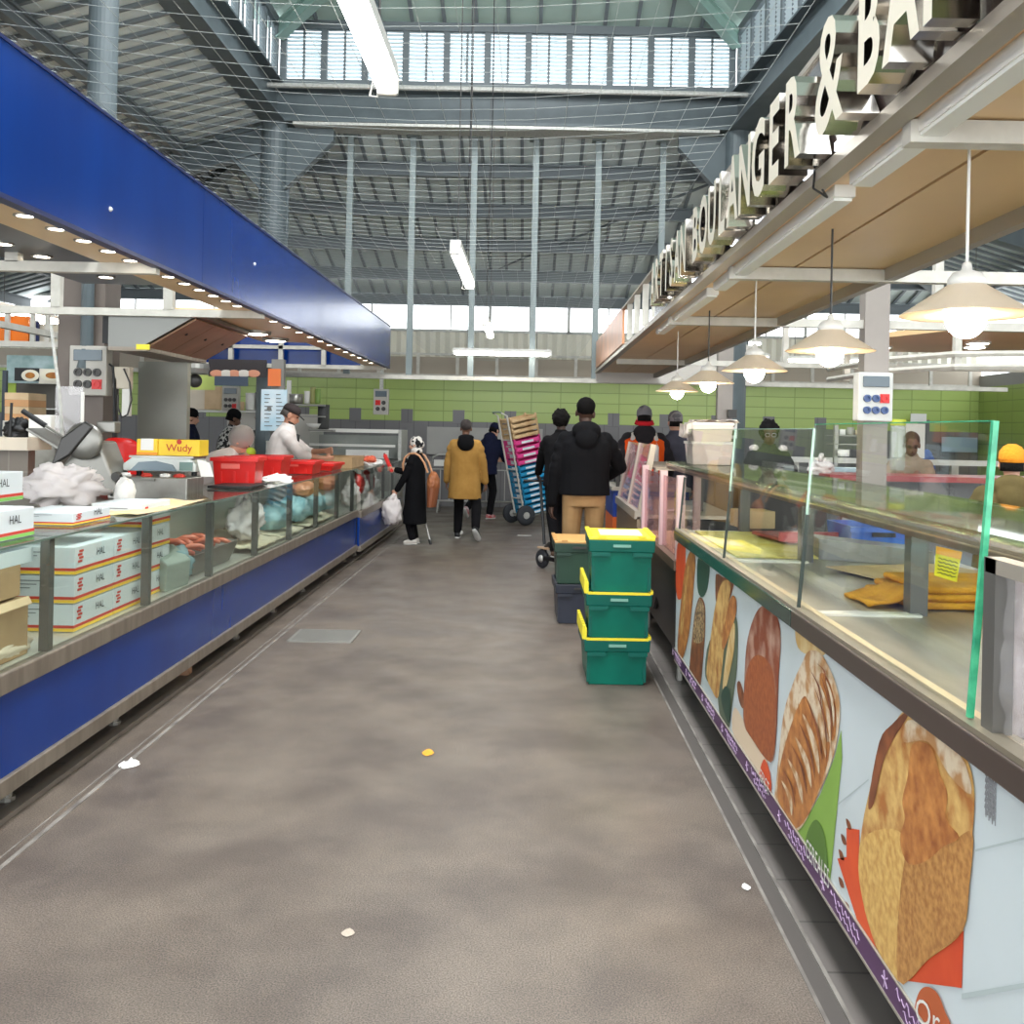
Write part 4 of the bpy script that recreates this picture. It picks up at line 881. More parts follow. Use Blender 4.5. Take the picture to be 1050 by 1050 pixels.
for i, (x, y, c_) in enumerate(((1.45, 6.9, 'tray of dark rolls below the glass shelf, first behind the small cardboard box'), (1.75, 6.5, 'tray of dark rolls below the glass shelf, close to the back rail'))):
    t = thing('bread_tray', c_, 'tray', (x, y, 1.0)); build('tray', open_box((x, y, 1.0 if y < 6.05 else .79), .3, .36, .05, .01), black, t)
    for k in range(6):
        build('roll', MB().ball((x - .09 + .09 * (k % 3), y - .08 + .16 * (k // 3), 1.06 if y < 6.05 else .85), (.045, .07, .035)), crustd, t, smooth=True)

# =====================================================  GREEN CRATES IN THE AISLE  =====================================================
teal = mat('teal_green_plastic', (0, 110, 92), .42, spec=.3, var=(0, 98, 82), scale=5); teald = mat('teal_rim_plastic', (4, 92, 80), .45, spec=.3)
def tote(x, y, z, rz, name, label, group, body, rim, lidm, lid, h=.29, flaps=True):
    t = thing(name, label, 'crate', (x, y, z), group)
    M_ = Matrix.Rotation(rz, 3, 'Z'); o = (x, y, z); W, L = .39, .56
    def B(nm, mb, mt, **k): return build(nm, mb.rot(M_, o), mt, t, **k)
    B('body', open_box((x, y, z), W, L, h - .012, .012, .90), body, bevel=.012)
    r = open_box((x, y, z + h - .075), W + .028, L + .028, .075, .022, .985); B('rim', r, rim, bevel=.006)
    m = MB(); yf = y - L / 2 - .0145
    B('lip', MB().bx(x - .19, x - .07, yf - .004, yf + .012, z + h - .10, z + h - .075), rim); B('lip', MB().bx(x + .07, x + .19, yf - .004, yf + .012, z + h - .10, z + h - .075), rim)
    B('handle', MB().bx(x - .055, x + .055, yf - .008, yf + .004, z + h - .042, z + h - .026), mat('pale_handle_edge', (120, 170, 156), .4) if body is teal else darkgrey)
    for s in (-1, 1): B('corner_rib', MB().bx(x + s * (W * .455) - .01, x + s * (W * .455) + .01, y - L * .455 - .012, y - L * .455 + .01, z + .02, z + h - .1), rim)
    if lid:
        m = MB().bx(x - W / 2 - .012, x + W / 2 + .012, y - L / 2 - .012, y + L / 2 + .012, z + h, z + h + .018)
        B('lid', m, lidm, bevel=.005)
        for s in (-1, 1):
            m = MB()
            for k in range(9): m.bx(x + s * (W / 2 + .004) - .014, x + s * (W / 2 + .004) + .014, y - L / 2 + .02 + k * .062, y - L / 2 + .05 + k * .062, z + h + .016, z + h + .03)
            B('hinge', m, lidm)
        B('catch', MB().bx(x - .15, x - .1, y - L / 2 - .016, y - L / 2 + .02, z + h + .012, z + h + .028).bx(x + .1, x + .15, y - L / 2 - .016, y - L / 2 + .02, z + h + .012, z + h + .028), lidm)
    elif flaps:
        for s in (-1, 1):
            m = MB()
            for k in range(10): m.bx(x + s * (W / 2 + .012) - .012, x + s * (W / 2 + .012) + .008, y - L / 2 + .01 + k * .056, y - L / 2 + .042 + k * .056, z + h, z + h + .012 + (.075 if s < 0 else .01))
            m.bx(x + s * (W / 2 + .004) - .006, x + s * (W / 2 + .004) + .006, y - L / 2, y + L / 2, z + h - .004, z + h + (.07 if s < 0 else .006)); B('lid_flap', m, lidm)
        B('lid_edge', MB().bx(x - W / 2, x + W / 2, y - L / 2 - .016, y - L / 2 + .004, z + h - .002, z + h + .012), lidm)
    return t
GX, GY = .575, 6.42
tote(GX, GY, 0, R(1), 'tote_crate', 'teal green lidded crate standing on the floor, lowest of three', None, teal, teald, yellow, False)
tote(GX + .01, GY - .01, .29, R(0), 'tote_crate', 'teal green crate in the middle of the stack of three, white scuffs on its front', None, teal, teald, yellow, False)
tt = tote(GX + .025, GY - .02, .58, R(-1), 'tote_crate', 'teal green crate topmost of three, closed yellow lid with a white sheet', None, teal, teald, yellow, True, h=.34)
build('paper_label', MB().box((GX + .03, GY - .02, .941), (.27, .34, .003), -.02), mat('cream_sheet', (234, 222, 200), .8, var=(224, 206, 180), scale=10), tt)
tote(.44, 8.35, 0, R(2), 'tote_crate', 'dark navy crate on the floor under the dark green crate', None, mat('navy_crate', (54, 58, 72), .45), mat('navy_rim', (44, 48, 60), .45), mat('navy_rim', (44, 48, 60), .45), False, h=.33, flaps=False)
tote(.43, 8.35, .33, R(1), 'tote_crate', 'dark green crate with tan lid behind the teal stack', None, mat('dark_green_crate', (48, 76, 62), .45), mat('dark_green_rim', (40, 64, 54), .45), mat('tan_lid', (206, 158, 96), .5), True, h=.34)

# =====================================================  FLOOR BITS  =====================================================
g = at(333, 652, 7.4); t = thing('drain_grate', 'pale metal drain grate set in the floor along the meat counter', 'drain grate', (g.x, 7.4, 0))
m = MB()
for k in range(13): m.bx(g.x - .22, g.x + .22, 7.22 + k * .03, 7.236 + k * .03, .002, .007)
build('bars', m, steel2, t); build('frame', MB().bx(g.x - .24, g.x + .24, 7.19, 7.21, 0, .008).bx(g.x - .24, g.x + .24, 7.61, 7.63, 0, .008).bx(g.x - .24, g.x - .22, 7.2, 7.62, 0, .008).bx(g.x + .22, g.x + .24, 7.2, 7.62, 0, .008), steel2, t); build('pit', MB().bx(g.x - .22, g.x + .22, 7.21, 7.61, .0005, .0015), black, t)
def scrap(px, py, w, l, h, mt, label, name='paper_scrap', cat='litter', rz=0):
    d = 1600 / uv0(px, py)[1]; p = at(px, py, d); p.z = .003
    def fn(a, b):
        r = (a - .5) ** 2 + (b - .5) ** 2
        return Vector((p.x + (a - .5) * w * (1 + .12 * math.sin(b * 5)) * (1 - .5 * abs(b - .5)), p.y + (b - .5) * l * (1 + .1 * math.sin(a * 4)) * (1 - .6 * abs(a - .5)), .003 + h * max(0, .8 - r * 4) * (.6 + .5 * math.sin(a * 15 + b * 11))))
    return build(name, MB().sheet(fn, 8, 8), mt, None, label, cat, smooth=True)
scrap(133, 784, .09, .12, .035, paper, 'crumpled white paper on the floor beside the meat counter kerb')
scrap(439, 772, .055, .10, .012, mat('orange_peel', (232, 160, 40), .5), 'small orange yellow scrap of peel on the aisle floor', 'peel_scrap')
scrap(357, 957, .04, .05, .004, mat('pale_stain', (178, 166, 152), .7), 'flattened pale scrap near the bottom of the aisle floor')
scrap(765, 910, .03, .05, .01, paper, 'tiny white paper scrap by the bakery gutter')
build('wood_batten', MB().bx(-2.35, -2.1, 6.1, 6.16, .02, .09), mat('pale_wood', (170, 132, 104), .7), None, 'pale wooden batten lying under the meat counter', 'batten')
# =====================================================  GOODS ON THE MEAT STALL  =====================================================
random.seed(21)
def carton_(x0, x1, y0, y1, z0, h, label, group, words='HAL', green=False, name='carton'):
    t = thing(name, label, 'box', ((x0 + x1) / 2, (y0 + y1) / 2, z0), group)
    build('box', MB().bx(x0, x1, y0, y1, z0, z0 + h - .003), carton, t, bevel=.003)
    e = .0015
    def band(za, zb, mt): build('printed_band', MB().bx(x0 - e, x1 + e, y0 - e, y1 + e, za, zb), mt, t)
    band(z0 + h * .14, z0 + h * .24, redink); band(z0 + h * .02, z0 + h * .13, greenink if green else yellink)
    m = MB()
    for k in range(3): m.bx(x0 + .04, x0 + .04 + (.16, .10, .07)[k], y0 - .002, y0, z0 + h * (.78 - .13 * k), z0 + h * (.81 - .13 * k))
    build('printed_lines', m, mat('grey_print', (110, 112, 118), .7), t)
    mb = text_mb(words, .05); place_mb(mb, (x1 + .002, (y0 + y1) / 2 + .06, z0 + h * .5), (0, 1, 0), (0, 0, 1)); build('printed_word', mb, ink, t)
    m = MB()
    for k in range(4): m.box((x1 + .0015, y0 + .05 + .012 * (k % 2), z0 + h * (.45 + .12 * k)), (.002, .04, h * .08), 0)
    build('printed_mark', m, redink, t)
    return t
SG = 'white cartons with red and yellow bands in the stack behind the glass'
for col_, (y0, n) in enumerate(((4.5, 3), (4.93, 3), (5.36, 4))):
    for k in range(n):
        tier = ('lowest', 'second', 'third', 'fourth')[k]
        carton_(-2.40, -2.085 if col_ < 2 else -2.12, y0, y0 + .42, .622 + .132 * k, .131, ('white banded carton in the glass case, %s tier, front column beside the brown boxes' % tier, 'white banded carton in the glass case, %s tier, middle column of the stack' % tier, 'white banded carton in the glass case, %s tier, column next to the sausages' % tier)[col_], SG)
carton_(-2.40, -2.1, 3.72, 4.15, 1.11, .125, 'white banded carton lying on the glass top over the brown boxes', None, green=True)
carton_(-2.62, -2.28, 3.95, 4.4, 1.24, .13, 'white banded carton topmost on the glass top, corner at the frame edge', None, green=True)
carton_(-2.42, -2.12, 4.55, 4.95, 1.11, .06, 'flat white banded carton on the glass top beside the white bag', None)
t = thing('cardboard_box', 'large brown cardboard box on the case floor, below a smaller one', 'box', (-2.28, 3.75, .62))
build('body', MB().bx(-2.5, -2.08, 3.4, 4.08, .622, .86), card, t, bevel=.004); build('flap', MB().prism([Vector((-2.08, 3.4, .86)), Vector((-2.08, 4.08, .86)), Vector((-2.055, 4.06, .835)), Vector((-2.055, 3.42, .835))], (0, 0, .004)), cardl, t)
build('label', MB().bx(-2.079, -2.077, 3.45, 3.62, .70, .80), paper, t, 'white shipping label')
t = thing('cardboard_box', 'brown cardboard box stacked on the larger brown box in the glass case', 'box', (-2.28, 3.75, .87)); build('body', MB().bx(-2.5, -2.1, 3.35, 4.05, .87, 1.0), card, t, bevel=.004)
build('tray', open_box((-2.3, 3.75, 1.0), .4, .8, .06, .006, 1.0), carton, None, 'white cardboard tray on top of the brown boxes in the glass case', 'tray')
def blob(c, r, amp=.25, f=3.0, seed=0, sq=1.0):
    m = MB().ball(c, 1.0, 40, 28); c = Vector(c); r = Vector(r if isinstance(r, (tuple, list)) else (r, r, r)); out = []
    for q in m.v:
        d = (q - c); n = 1 + amp * _ns.noise(d * f + Vector((seed * 3.1, seed, 0))) + amp * .5 * _ns.noise(d * f * 2.7 + Vector((seed, 7, seed))) - amp * .55 * abs(_ns.noise(d * f * 1.9 + Vector((3, seed, 1))))
        out.append(c + Vector((d.x * r.x * n, d.y * r.y * n, max(-.82, d.z) * r.z * n)))
    m.v = out; return m
build('packet', blob((-2.12, 3.95, .66), (.05, .22, .045), .2, 2, 3), mat('pale_waxed_packet', (206, 190, 166), .5), None, 'pale flattened packet on the case floor before the brown boxes', 'packet', smooth=True)
t = thing('tray', 'grey metal tray heaped with raw sausages in the glass case', 'tray', (-2.28, 6.55, .62))
build('tray', open_box((-2.3, 6.6, .625), .42, .95, .14, .008, .8), mat('grey_tray_metal', (128, 122, 116), .4, .5), t)
saus = mat('raw_sausage', (188, 92, 66), .35, var=(206, 116, 88), scale=12); m = MB()
for k in range(22):
    x, y, z = -2.3 + random.uniform(-.12, .1), 6.25 + .034 * k, .735 + random.uniform(-.02, .05)
    a = random.uniform(-.7, .7); m.path([(x - .085 * math.cos(a), y - .085 * math.sin(a), z), (x - .03, y + .012, z + .018), (x + .03, y + .012, z + .018), (x + .085 * math.cos(a), y + .085 * math.sin(a), z)], [.012, .019, .019, .012], 8)
sobj = build('sausages', m, saus, t, kind='stuff', smooth=True)
clear_bag = glass_mat('bluish_bag_plastic', (222, 240, 244), .1, .15, .45, (170, 206, 214))
build('plastic_packet', blob((-2.16, 5.95, .72), (.10, .22, .12), .3, 2, 5), clear_bag, None, 'crumpled bluish plastic packet before the sausage tray', 'packet', smooth=True)
build('crate', MB().prism([Vector((-2.3, 5.72, .62)), Vector((-2.08, 5.62, .62)), Vector((-2.06, 5.6, .78)), Vector((-2.2, 5.68, .86)), Vector((-2.32, 5.74, .8))], (.03, .3, 0)), mat('grey_green_foam', (150, 160, 150), .6), None, 'grey green foam tray leaning at the foot of the white cartons', 'tray', bevel=.01)
cream_m = mat('creamy_cheese_paper', (224, 214, 188), .7, var=(206, 194, 164), scale=6)
for i, (y, l) in enumerate(((7.75, .8), (8.6, .8), (9.8, 1.2))):
    m = MB().sheet(lambda a, b, y=y, l=l: Vector((-2.56 + .5 * a, y - l / 2 + l * b, .65 + .07 * (1 - a) + .02 * _ns.noise(Vector((a * 6, b * 9 + y, 2))))), 10, 16)
    build('paper_layer', m, cream_m, None, ('sheet of creamy paper laid in the glass case under the white carrier bag', 'sheet of creamy paper laid in the glass case before the blue packets', 'sheet of creamy paper laid at the far end of the long glass case')[i], 'paper', smooth=True, solid=.01)
def carrier(name, label, c, r, seed, mt=None, handles=True, cat='bag', amp=.3):
    c = Vector(c); t = thing(name, label, cat, c - Vector((0, 0, r[2] * .8)))
    build('body', blob(c, r, amp, 2.2, seed), mt or bagp, t, smooth=True)
    if handles:
        for s in (-1, 1): build('handle', MB().path([c + Vector((s * r[0] * .2, s * r[1] * .5, r[2] * .75)), c + Vector((s * r[0] * .15, s * r[1] * .35, r[2] * 1.25)), c + Vector((0, s * r[1] * .1, r[2] * 1.45)), c + Vector((0, 0, r[2] * .8))], .022, 6), mt or bagp, t, smooth=True)
    return t
carrier('carrier_bag', 'white carrier bag with loop handles inside the glass case', (-2.24, 7.75, .83), (.12, .32, .16), 2)
teal_p = mat('pale_blue_wrapped', (120, 172, 184), .4, var=(168, 204, 208), scale=6, bump=.3, bscale=20)
for i, (y, w) in enumerate(((8.55, .26), (9.3, .3), (9.95, .3), (10.7, .28))):
    build('blue_packet', blob((-2.24, y, .8), (.16, w, .13), .16, 2, i + 9), teal_p, None, ('pale blue wrapped packet in the glass case, beside the white carrier bag', 'pale blue wrapped packet in the glass case, second from the carrier bag', 'pale blue wrapped packet in the glass case, third from the carrier bag', 'pale blue wrapped packet at the far end of the long glass case')[i], 'packet', smooth=True)
for i, y in enumerate((9.5, 10.6)): build('meat_packet', blob((-2.2, y, .98), (.13, .2, .08), .2, 2, i + 30), mat('pink_brown_meat', (186, 120, 92), .4, var=(206, 150, 124), scale=6), None, ('wrapped pinkish meat on top of the blue packets', 'wrapped pinkish meat at the far end above the blue packets')[i], 'meat', smooth=True)
for i, y in enumerate((12.1, 12.9, 13.8)):
    carrier('carrier_bag', ('white carrier bag in the short far counter, first', 'white carrier bag in the short far counter, between two red packets', 'white carrier bag at the very end of the short far counter')[i], (-2.2, y, .755), (.11, .2, .15), 40 + i)
for i, y in enumerate((12.5, 13.35)): build('red_packet', blob((-2.2, y, .86), (.1, .14, .14), .2, 2, 50 + i), mat('red_wrapped_meat', (176, 50, 44), .4), None, ('red wrapped packet in the short far counter, nearer the long counter', 'red wrapped packet in the short far counter, near the woman')[i], 'packet', smooth=True)

# slicer, bag, scale, carton of sausages, red chair
steel3 = mat('polished_slicer_steel', (138, 136, 130), .38, .75)
t = thing('meat_slicer', 'stainless meat slicer with black handle on the worktop', 'meat slicer', (-3.05, 6.9, 1.06))
sx, sy, szz = -3.0, 6.75, 1.06
build('base', MB().prism([Vector((sx - .3, sy, szz + .03)), Vector((sx + .18, sy, szz + .03)), Vector((sx + .12, sy, szz + .16)), Vector((sx + .02, sy, szz + .40)), Vector((sx - .1, sy, szz + .40)), Vector((sx - .3, sy, szz + .14))], (0, .3, 0)), steel3, t, bevel=.02)
for a, b in ((-.26, .04), (.14, .04), (-.26, .26), (.14, .26)): build('foot', MB().tube((sx + a, sy + b, szz), (sx + a, sy + b, szz + .03), .022, 10), black, t)
Mr = Matrix.Rotation(R(38), 3, 'Y')
build('blade_guard', MB().lathe([(.125, 0), (.13, .02), (.11, .04), (.04, .045)], (sx - .06, sy - .03, szz + .40), 32, Matrix.Rotation(R(90), 3, 'X') @ Matrix.Rotation(R(0), 3, 'Z')), steel3, t, smooth=True)
build('blade_cover', MB().prism([Vector((sx - .27, sy - .09, szz + .22)), Vector((sx - .14, sy - .09, szz + .30)), Vector((sx + .02, sy - .09, szz + .50)), Vector((sx - .04, sy - .09, szz + .54)), Vector((sx - .2, sy - .09, szz + .42))], (0, .03, 0)), mat('dark_slicer_cover', (60, 58, 56), .25, .4), t, bevel=.012)
build('carriage', MB().box((sx - .33, sy + .08, szz + .40), (.30, .26, .02), 0, Matrix.Rotation(R(30), 3, 'Y')), steel3, t, bevel=.005)
build('handle', MB().tube((sx - .50, sy - .02, szz + .60), (sx - .34, sy - .02, szz + .50), .018, 10), black, t); build('handle_rod', MB().tube((sx - .34, sy - .02, szz + .50), (sx - .2, sy, szz + .41), .009, 8), steel3, t)
build('knob', MB().lathe([(.035, 0), (.03, .04), (.012, .04)], (sx + .16, sy - .01, szz + .16), 14, Matrix.Rotation(R(90), 3, 'X')), darkgrey, t)
build('sharpener', MB().bx(sx + .0, sx + .13, sy, sy + .1, szz + .46, szz + .54), steel3, t, bevel=.01); build('product_plate', MB().bx(sx + .16, sx + .4, sy + .02, sy + .2, szz + .13, szz + .145), steel3, t)
carrier('carrier_bag', 'crumpled white carrier bag lying on the steel worktop before the slicer', (-2.86, 6.0, 1.19), (.23, .2, .14), 71, None, False, amp=.5)
build('napkin_stack', blob((-2.5, 6.05, 1.15), (.06, .07, .11), .15, 2, 80), paper, None, 'small upright white paper twist beside the crumpled carrier bag', 'paper', smooth=True)
t = thing('chair', 'red plastic chair, only its back showing behind the steel box', 'chair', (-3.15, 7.55, 0)); cx = at(124, 470, 7.8)
build('backrest', MB().sheet(lambda a, b: Vector((cx.x - .17 + .34 * a + .0, 7.75 + .07 * (2 * a - 1) ** 2, .85 + .62 * b - .10 * (2 * a - 1) ** 4 * b)), 12, 12), red, t, solid=.02, smooth=True)
build('seat', MB().bx(cx.x - .2, cx.x + .2, 7.78, 8.15, .43, .46), red, t, bevel=.01)
build('back_support', MB().bx(cx.x - .16, cx.x - .12, 7.76, 7.8, .45, .9), red, t); build('back_support', MB().bx(cx.x + .12, cx.x + .16, 7.76, 7.8, .45, .9), red, t)
for a in (-.18, .18):
    for b in (7.8, 8.12): build('leg', MB().tube((cx.x + a, b, .018), (cx.x + a * .95, b, .44), .02, 8), red, t)
p = at(160, 494, 6.9)
t = thing('steel_box', 'low stainless steel box with folded paper bits on top, under the scale', 'box', (p.x, 7.0, 1.06))
build('body', MB().bx(p.x - .30, p.x + .255, 6.8, 7.15, 1.06, 1.215), steel, t, bevel=.008); build('cable', MB().path([(p.x - .27, 6.79, 1.08), (p.x - .25, 6.79, 1.16), (p.x - .2, 6.8, 1.225)], .008, 6), black, t)
for i, dx in enumerate((-.2, -.05, .08, .18)): build('red_scrap', blob((p.x + dx, 6.86, 1.225), (.04, .03, .016), .3, 3, i), redink if i % 2 else paper, None, ('folded white paper scrap on the steel box, nearest the cable', 'red paper scrap on the steel box, left of centre', 'folded white paper scrap in the middle of the steel box', 'red paper scrap at the end of the steel box')[i].replace('left of centre', 'between the two white ones'), 'paper', smooth=True)
t = thing('shop_scale', 'pale grey shop scale with curved blue grey front, carrying a yellow carton', 'scale', (p.x, 7.1, 1.22))
q = [(-.26, 1.30), (-.20, 1.345), (.22, 1.345), (.26, 1.30), (.26, 1.25), (-.26, 1.25)]
build('body', MB().prism([Vector((p.x + a, 6.95, b)) for a, b in q], (0, .3, 0)), mat('pale_grey_scale', (206, 210, 206), .4), t, bevel=.012)
build('display', MB().prism([Vector((p.x + a, 6.945, b)) for a, b in ((-.2, 1.255), (.13, 1.255), (.1, 1.30), (-.02, 1.325), (-.14, 1.315))], (0, -.012, 0)), mat('blue_grey_display', (116, 132, 142), .25), t)
build('screen', MB().bx(p.x + .15, p.x + .24, 6.935, 6.95, 1.26, 1.32), mat('green_grey_screen', (112, 136, 130), .2), t); build('platter', MB().bx(p.x - .22, p.x + .24, 6.96, 7.24, 1.345, 1.36), steel, t)
build('side_panel', MB().prism([Vector((p.x + .27, 6.95, 1.34)), Vector((p.x + .35, 6.95, 1.32)), Vector((p.x + .38, 6.95, 1.22)), Vector((p.x + .3, 6.95, 1.22))], (0, .03, 0)), white, t)
for a in (-.2, .2): build('foot', MB().tube((p.x + a, 7.1, 1.215), (p.x + a, 7.1, 1.255), .02, 8), black, t)
t = thing('carton', 'yellow carton with red lettering on top of the scale', 'box', (p.x + .05, 7.1, 1.36))
wy = mat('carton_yellow', (240, 200, 44), .5)
build('box', MB().bx(p.x - .02, p.x + .275, 6.98, 7.18, 1.362, 1.478), wy, t, bevel=.003); build('box_end', MB().bx(p.x - .17, p.x - .022, 6.97, 7.18, 1.362, 1.478), wy, t, bevel=.003)
build('tape', MB().bx(p.x - .14, p.x - .05, 6.966, 6.972, 1.40, 1.482), paper, t); build('band', MB().bx(p.x - .17, p.x - .022, 6.967, 6.97, 1.365, 1.385), mat('orange_band', (232, 150, 40), .5), t)
place = place_mb(text_mb('Wudy', .075, .001), (p.x + .13, 6.977, 1.395), (1, 0, 0), (0, 0, 1)); build('printed_word', place, mat('carton_red', (198, 60, 40), .6), t)
build('printed_seal', MB().lathe([(.018, 0), (.018, .002)], (p.x + .13, 6.979, 1.463), 16, Matrix.Rotation(R(90), 3, 'X')), mat('carton_red', (198, 60, 40), .6), t)

# red crates and trays on the counter
def red_crate(x, y, z, w, l, h, rz, label, group=None):
    t = thing('red_crate', label, 'crate', (x, y, z), group); M_ = Matrix.Rotation(rz, 3, 'Z'); o = (x, y, z)
    build('body', open_box((x, y, z), w, l, h, .01, .9).rot(M_, o), red, t, bevel=.006); build('rim', open_box((x, y, z + h - .03), w + .03, l + .03, .03, .02, 1.0).rot(M_, o), red, t)
    build('label_panel', MB().bx(x - w * .3, x + w * .12, y - l * .49 - .004, y - l * .46, z + h * .6, z + h * .78).rot(M_, o), mat('pale_red_label', (236, 110, 100), .5), t)
    for k in range(3): build('rib', MB().bx(x + w * (-.3 + .3 * k) - .008, x + w * (-.3 + .3 * k) + .008, y - l * .475 - .006, y - l * .44, z + .02, z + h * .5).rot(M_, o), red, t)
    return t
red_crate(-2.36, 7.95, 1.112, .34, .42, .22, R(6), 'bright red plastic crate on the glass top beside the bending person')
red_crate(-2.48, 9.1, 1.112, .44, .5, .2, R(4), 'bright red plastic crate behind the first one, before the man in the cap')
red_crate(-2.35, 9.95, 1.112, .4, .5, .13, R(2), 'low red plastic crate with handle slots, third along the glass top')
red_crate(-2.3, 10.85, 1.112, .36, .6, .08, R(0), 'flat red plastic tray under the hands of the man in the cap')
build('black_tray', MB().bx(-2.42, -2.1, 7.35, 7.85, 1.112, 1.13), black, None, 'flat black tray under the edge of the first red crate', 'tray', bevel=.004)
build('wrapping_paper', blob((-2.2, 8.5, 1.115), (.13, .24, .05), .4, 2.2, 60), paper, None, 'heap of white wrapping paper between the two red crates', 'paper', smooth=True)
build('paper_sheet', MB().sheet(lambda a, b: Vector((-2.4 + .36 * a, 5.1 + 1.1 * b, 1.113 + .006 * math.sin(9 * a + 5 * b))), 8, 12), mat('greasy_paper', (198, 178, 150), .7, var=(206, 186, 132), scale=4), None, 'thin greasy paper sheet spread over the glass top beside the carton stack', 'paper', smooth=True, solid=.002)
t = thing('cardboard_box', 'open brown cardboard box on the counter beyond the flat red tray', 'box', (-2.25, 12.2, 1.09)); build('body', open_box((-2.4, 12.3, 1.092), .5, .9, .13, .006, 1.0), card, t)
t = thing('meat_tray', 'white paper with red meat on the far glass top', 'meat', (-2.15, 12.9, 1.09)); build('paper', blob((-2.1, 13.0, 1.12), (.14, .3, .06), .35, 2, 66), paper, t, smooth=True); build('meat', blob((-2.1, 12.85, 1.17), (.09, .18, .05), .3, 2, 67), mat('orange_meat', (214, 96, 66), .4), t, smooth=True)

# =====================================================  BEHIND THE MEAT STALL  =====================================================
def panel(name, label, cat, x0, y0, x1, y1, d, mt, th=.02, **k):
    a, b = at(x0, y0, d), at(x1, y1, d)
    return build(name, MB().bx(a.x, b.x, d, d + th, b.z, a.z), mt, None, label, cat, **k)
def boxpx(x0, y0, x1, y1, d, depth): a, b = at(x0, y0, d), at(x1, y1, d); return MB().bx(a.x, b.x, d, d + depth, b.z, a.z)
# poster on a post
a = at(281, 430, 12.6); build('post', MB().bx(a.x - .06, a.x + .1, 12.65, 12.75, .018, 2.45), mat('grey_post', (132, 130, 126), .5), None, 'grey steel post carrying the price poster and an orange sign', 'post')
t = thing('price_poster', 'white and pale blue price poster with small print, on the grey post', 'poster', a)
build('board', boxpx(268, 399, 293.5, 442, 12.55, .02), mat('pale_poster', (222, 228, 232), .5, var=(176, 208, 224), scale=3), t)
random.seed(4)
for r_ in range(9):
    for c_ in range(2): q = at(271 + 12 * c_, 405 + 4 * r_, 12.54); build('printed_line', MB().bx(q.x, q.x + random.uniform(.05, .11), 12.545, 12.55, q.z, q.z + .012), mat('grey_print', (110, 112, 118), .7), t); q = at(276, 419, 12.54); build('printed_disc', MB().ball(q, (.03, .004, .03)), greywall, t)
panel('orange_sign', 'small orange sign on the grey post above the price poster', 'sign', 275, 378, 287.5, 396, 12.6, mat('orange_sign_board', (226, 116, 56), .5))
panel('banner', 'dark blue grey hanging banner beside the orange sign', 'banner', 220, 385.5, 254, 396, 13.0, mat('slate_banner', (62, 74, 90), .5))
t = thing('picture_board', 'dark hanging picture board showing grilled food, above the dark banner', 'picture', at(243, 380, 13.2))
build('board', boxpx(214, 368, 273, 387, 13.2, .02), mat('dark_board', (46, 38, 40), .5), t); m = MB()
for k, x in enumerate((222, 232, 240, 250, 260)): q = at(x, 383, 13.19); m.mi(k % 2).ball(q, (.09, .006, .05), 12, 8)
build('printed_food', m, [mat('printed_salmon', (214, 146, 116), .6), mat('printed_pale', (214, 206, 196), .6)], t)
panel('green_board', 'pale green board behind the steel partition edge', 'board', 186, 384, 220, 400, 13.6, mat('pale_green_board', (190, 206, 110), .5))
t = thing('round_lamp', 'small dark round hanging lamp under a steel disc before the pale green board', 'lamp', at(200, 385, 12.0)); q = at(200, 388, 12.0)
build('hood', MB().lathe([(.16, .06), (.17, .0), (.15, -.06), (.04, -.06)], (q.x, 12.0, q.z + .12)), steel2, t); build('globe', MB().ball((q.x, 12.0, q.z - .03), .085), darkgrey, t); build('stem', MB().tube((q.x, 12.0, q.z + .18), (q.x, 12.0, 2.48), .01, 6), steel2, t)
t = thing('wall_cabinet', 'cream wall cabinet with a brown door on a pale shelf', 'cabinet', at(205, 420, 16.5)); build('body', boxpx(186, 399, 213, 420, 16.5, .4), mat('cream_cabinet', (214, 202, 184), .5), t); build('door', boxpx(210, 396, 226, 420, 16.45, .4), cardl, t)
panel('shelf_board', 'pale shelf board under the cream wall cabinet', 'shelf', 184, 420, 233, 423, 16.3, white, .6)
p = at(236, 409, 16.0); power_box('power_box', 'grey power box with one red socket beside the cream cabinet', (p.x, 16.0, p.z), .27, .42, .12, 2, 3, (1, 2))
def canister(x, y0, y1, w, d, mt, name, label, lid=None):
    a, b = at(x, y0, d), at(x, y1, d); r = w * d / 2000; t = thing(name, label, 'container', (a.x, d, b.z)); h = a.z - b.z
    build('body', MB().lathe([(r * .9, 0), (r, h * .1), (r, h * .85), (r * .92, h * .9)], (a.x, d, b.z), 18), mt, t, smooth=True); build('lid', MB().lathe([(r * 1.03, h * .88), (r * 1.03, h), (0.001, h)], (a.x, d, b.z), 18), lid or mt, t)
    return t
panel('shelf_board', 'white shelf board carrying the buckets beside the power box', 'shelf', 226, 420.5, 268, 423, 16.0, white, .5)
canister(257, 403, 420.5, 10, 16.2, white, 'bucket', 'white lidded bucket on the shelf beside the power box'); canister(265.5, 402, 420.5, 7, 16.2, darkgrey, 'canister', 'dark canister beside the white bucket', black)
canister(246, 412, 420.5, 9, 16.2, cardl, 'canister', 'low beige canister between power box and white bucket')
panel('wall_panel', 'pale steel wall panel behind the bearded man', 'panel', 233, 423, 330, 500, 17.0, mat('pale_steel_sheet', (188, 184, 176), .45, .3), .03)
t = thing('shelf_unit', 'steel shelf with bowls and jars above the man in the cap', 'shelf', at(314, 410, 16.0))
build('board', boxpx(296, 414, 333, 416.5, 15.8, .4), steel2, t); build('board', boxpx(296, 426, 333, 428, 15.8, .4), steel2, t); build('upright', boxpx(294, 390, 297, 450, 15.8, .05), white, t); build('board', boxpx(316, 440.3, 341, 442.5, 15.75, .4), steel2, t)
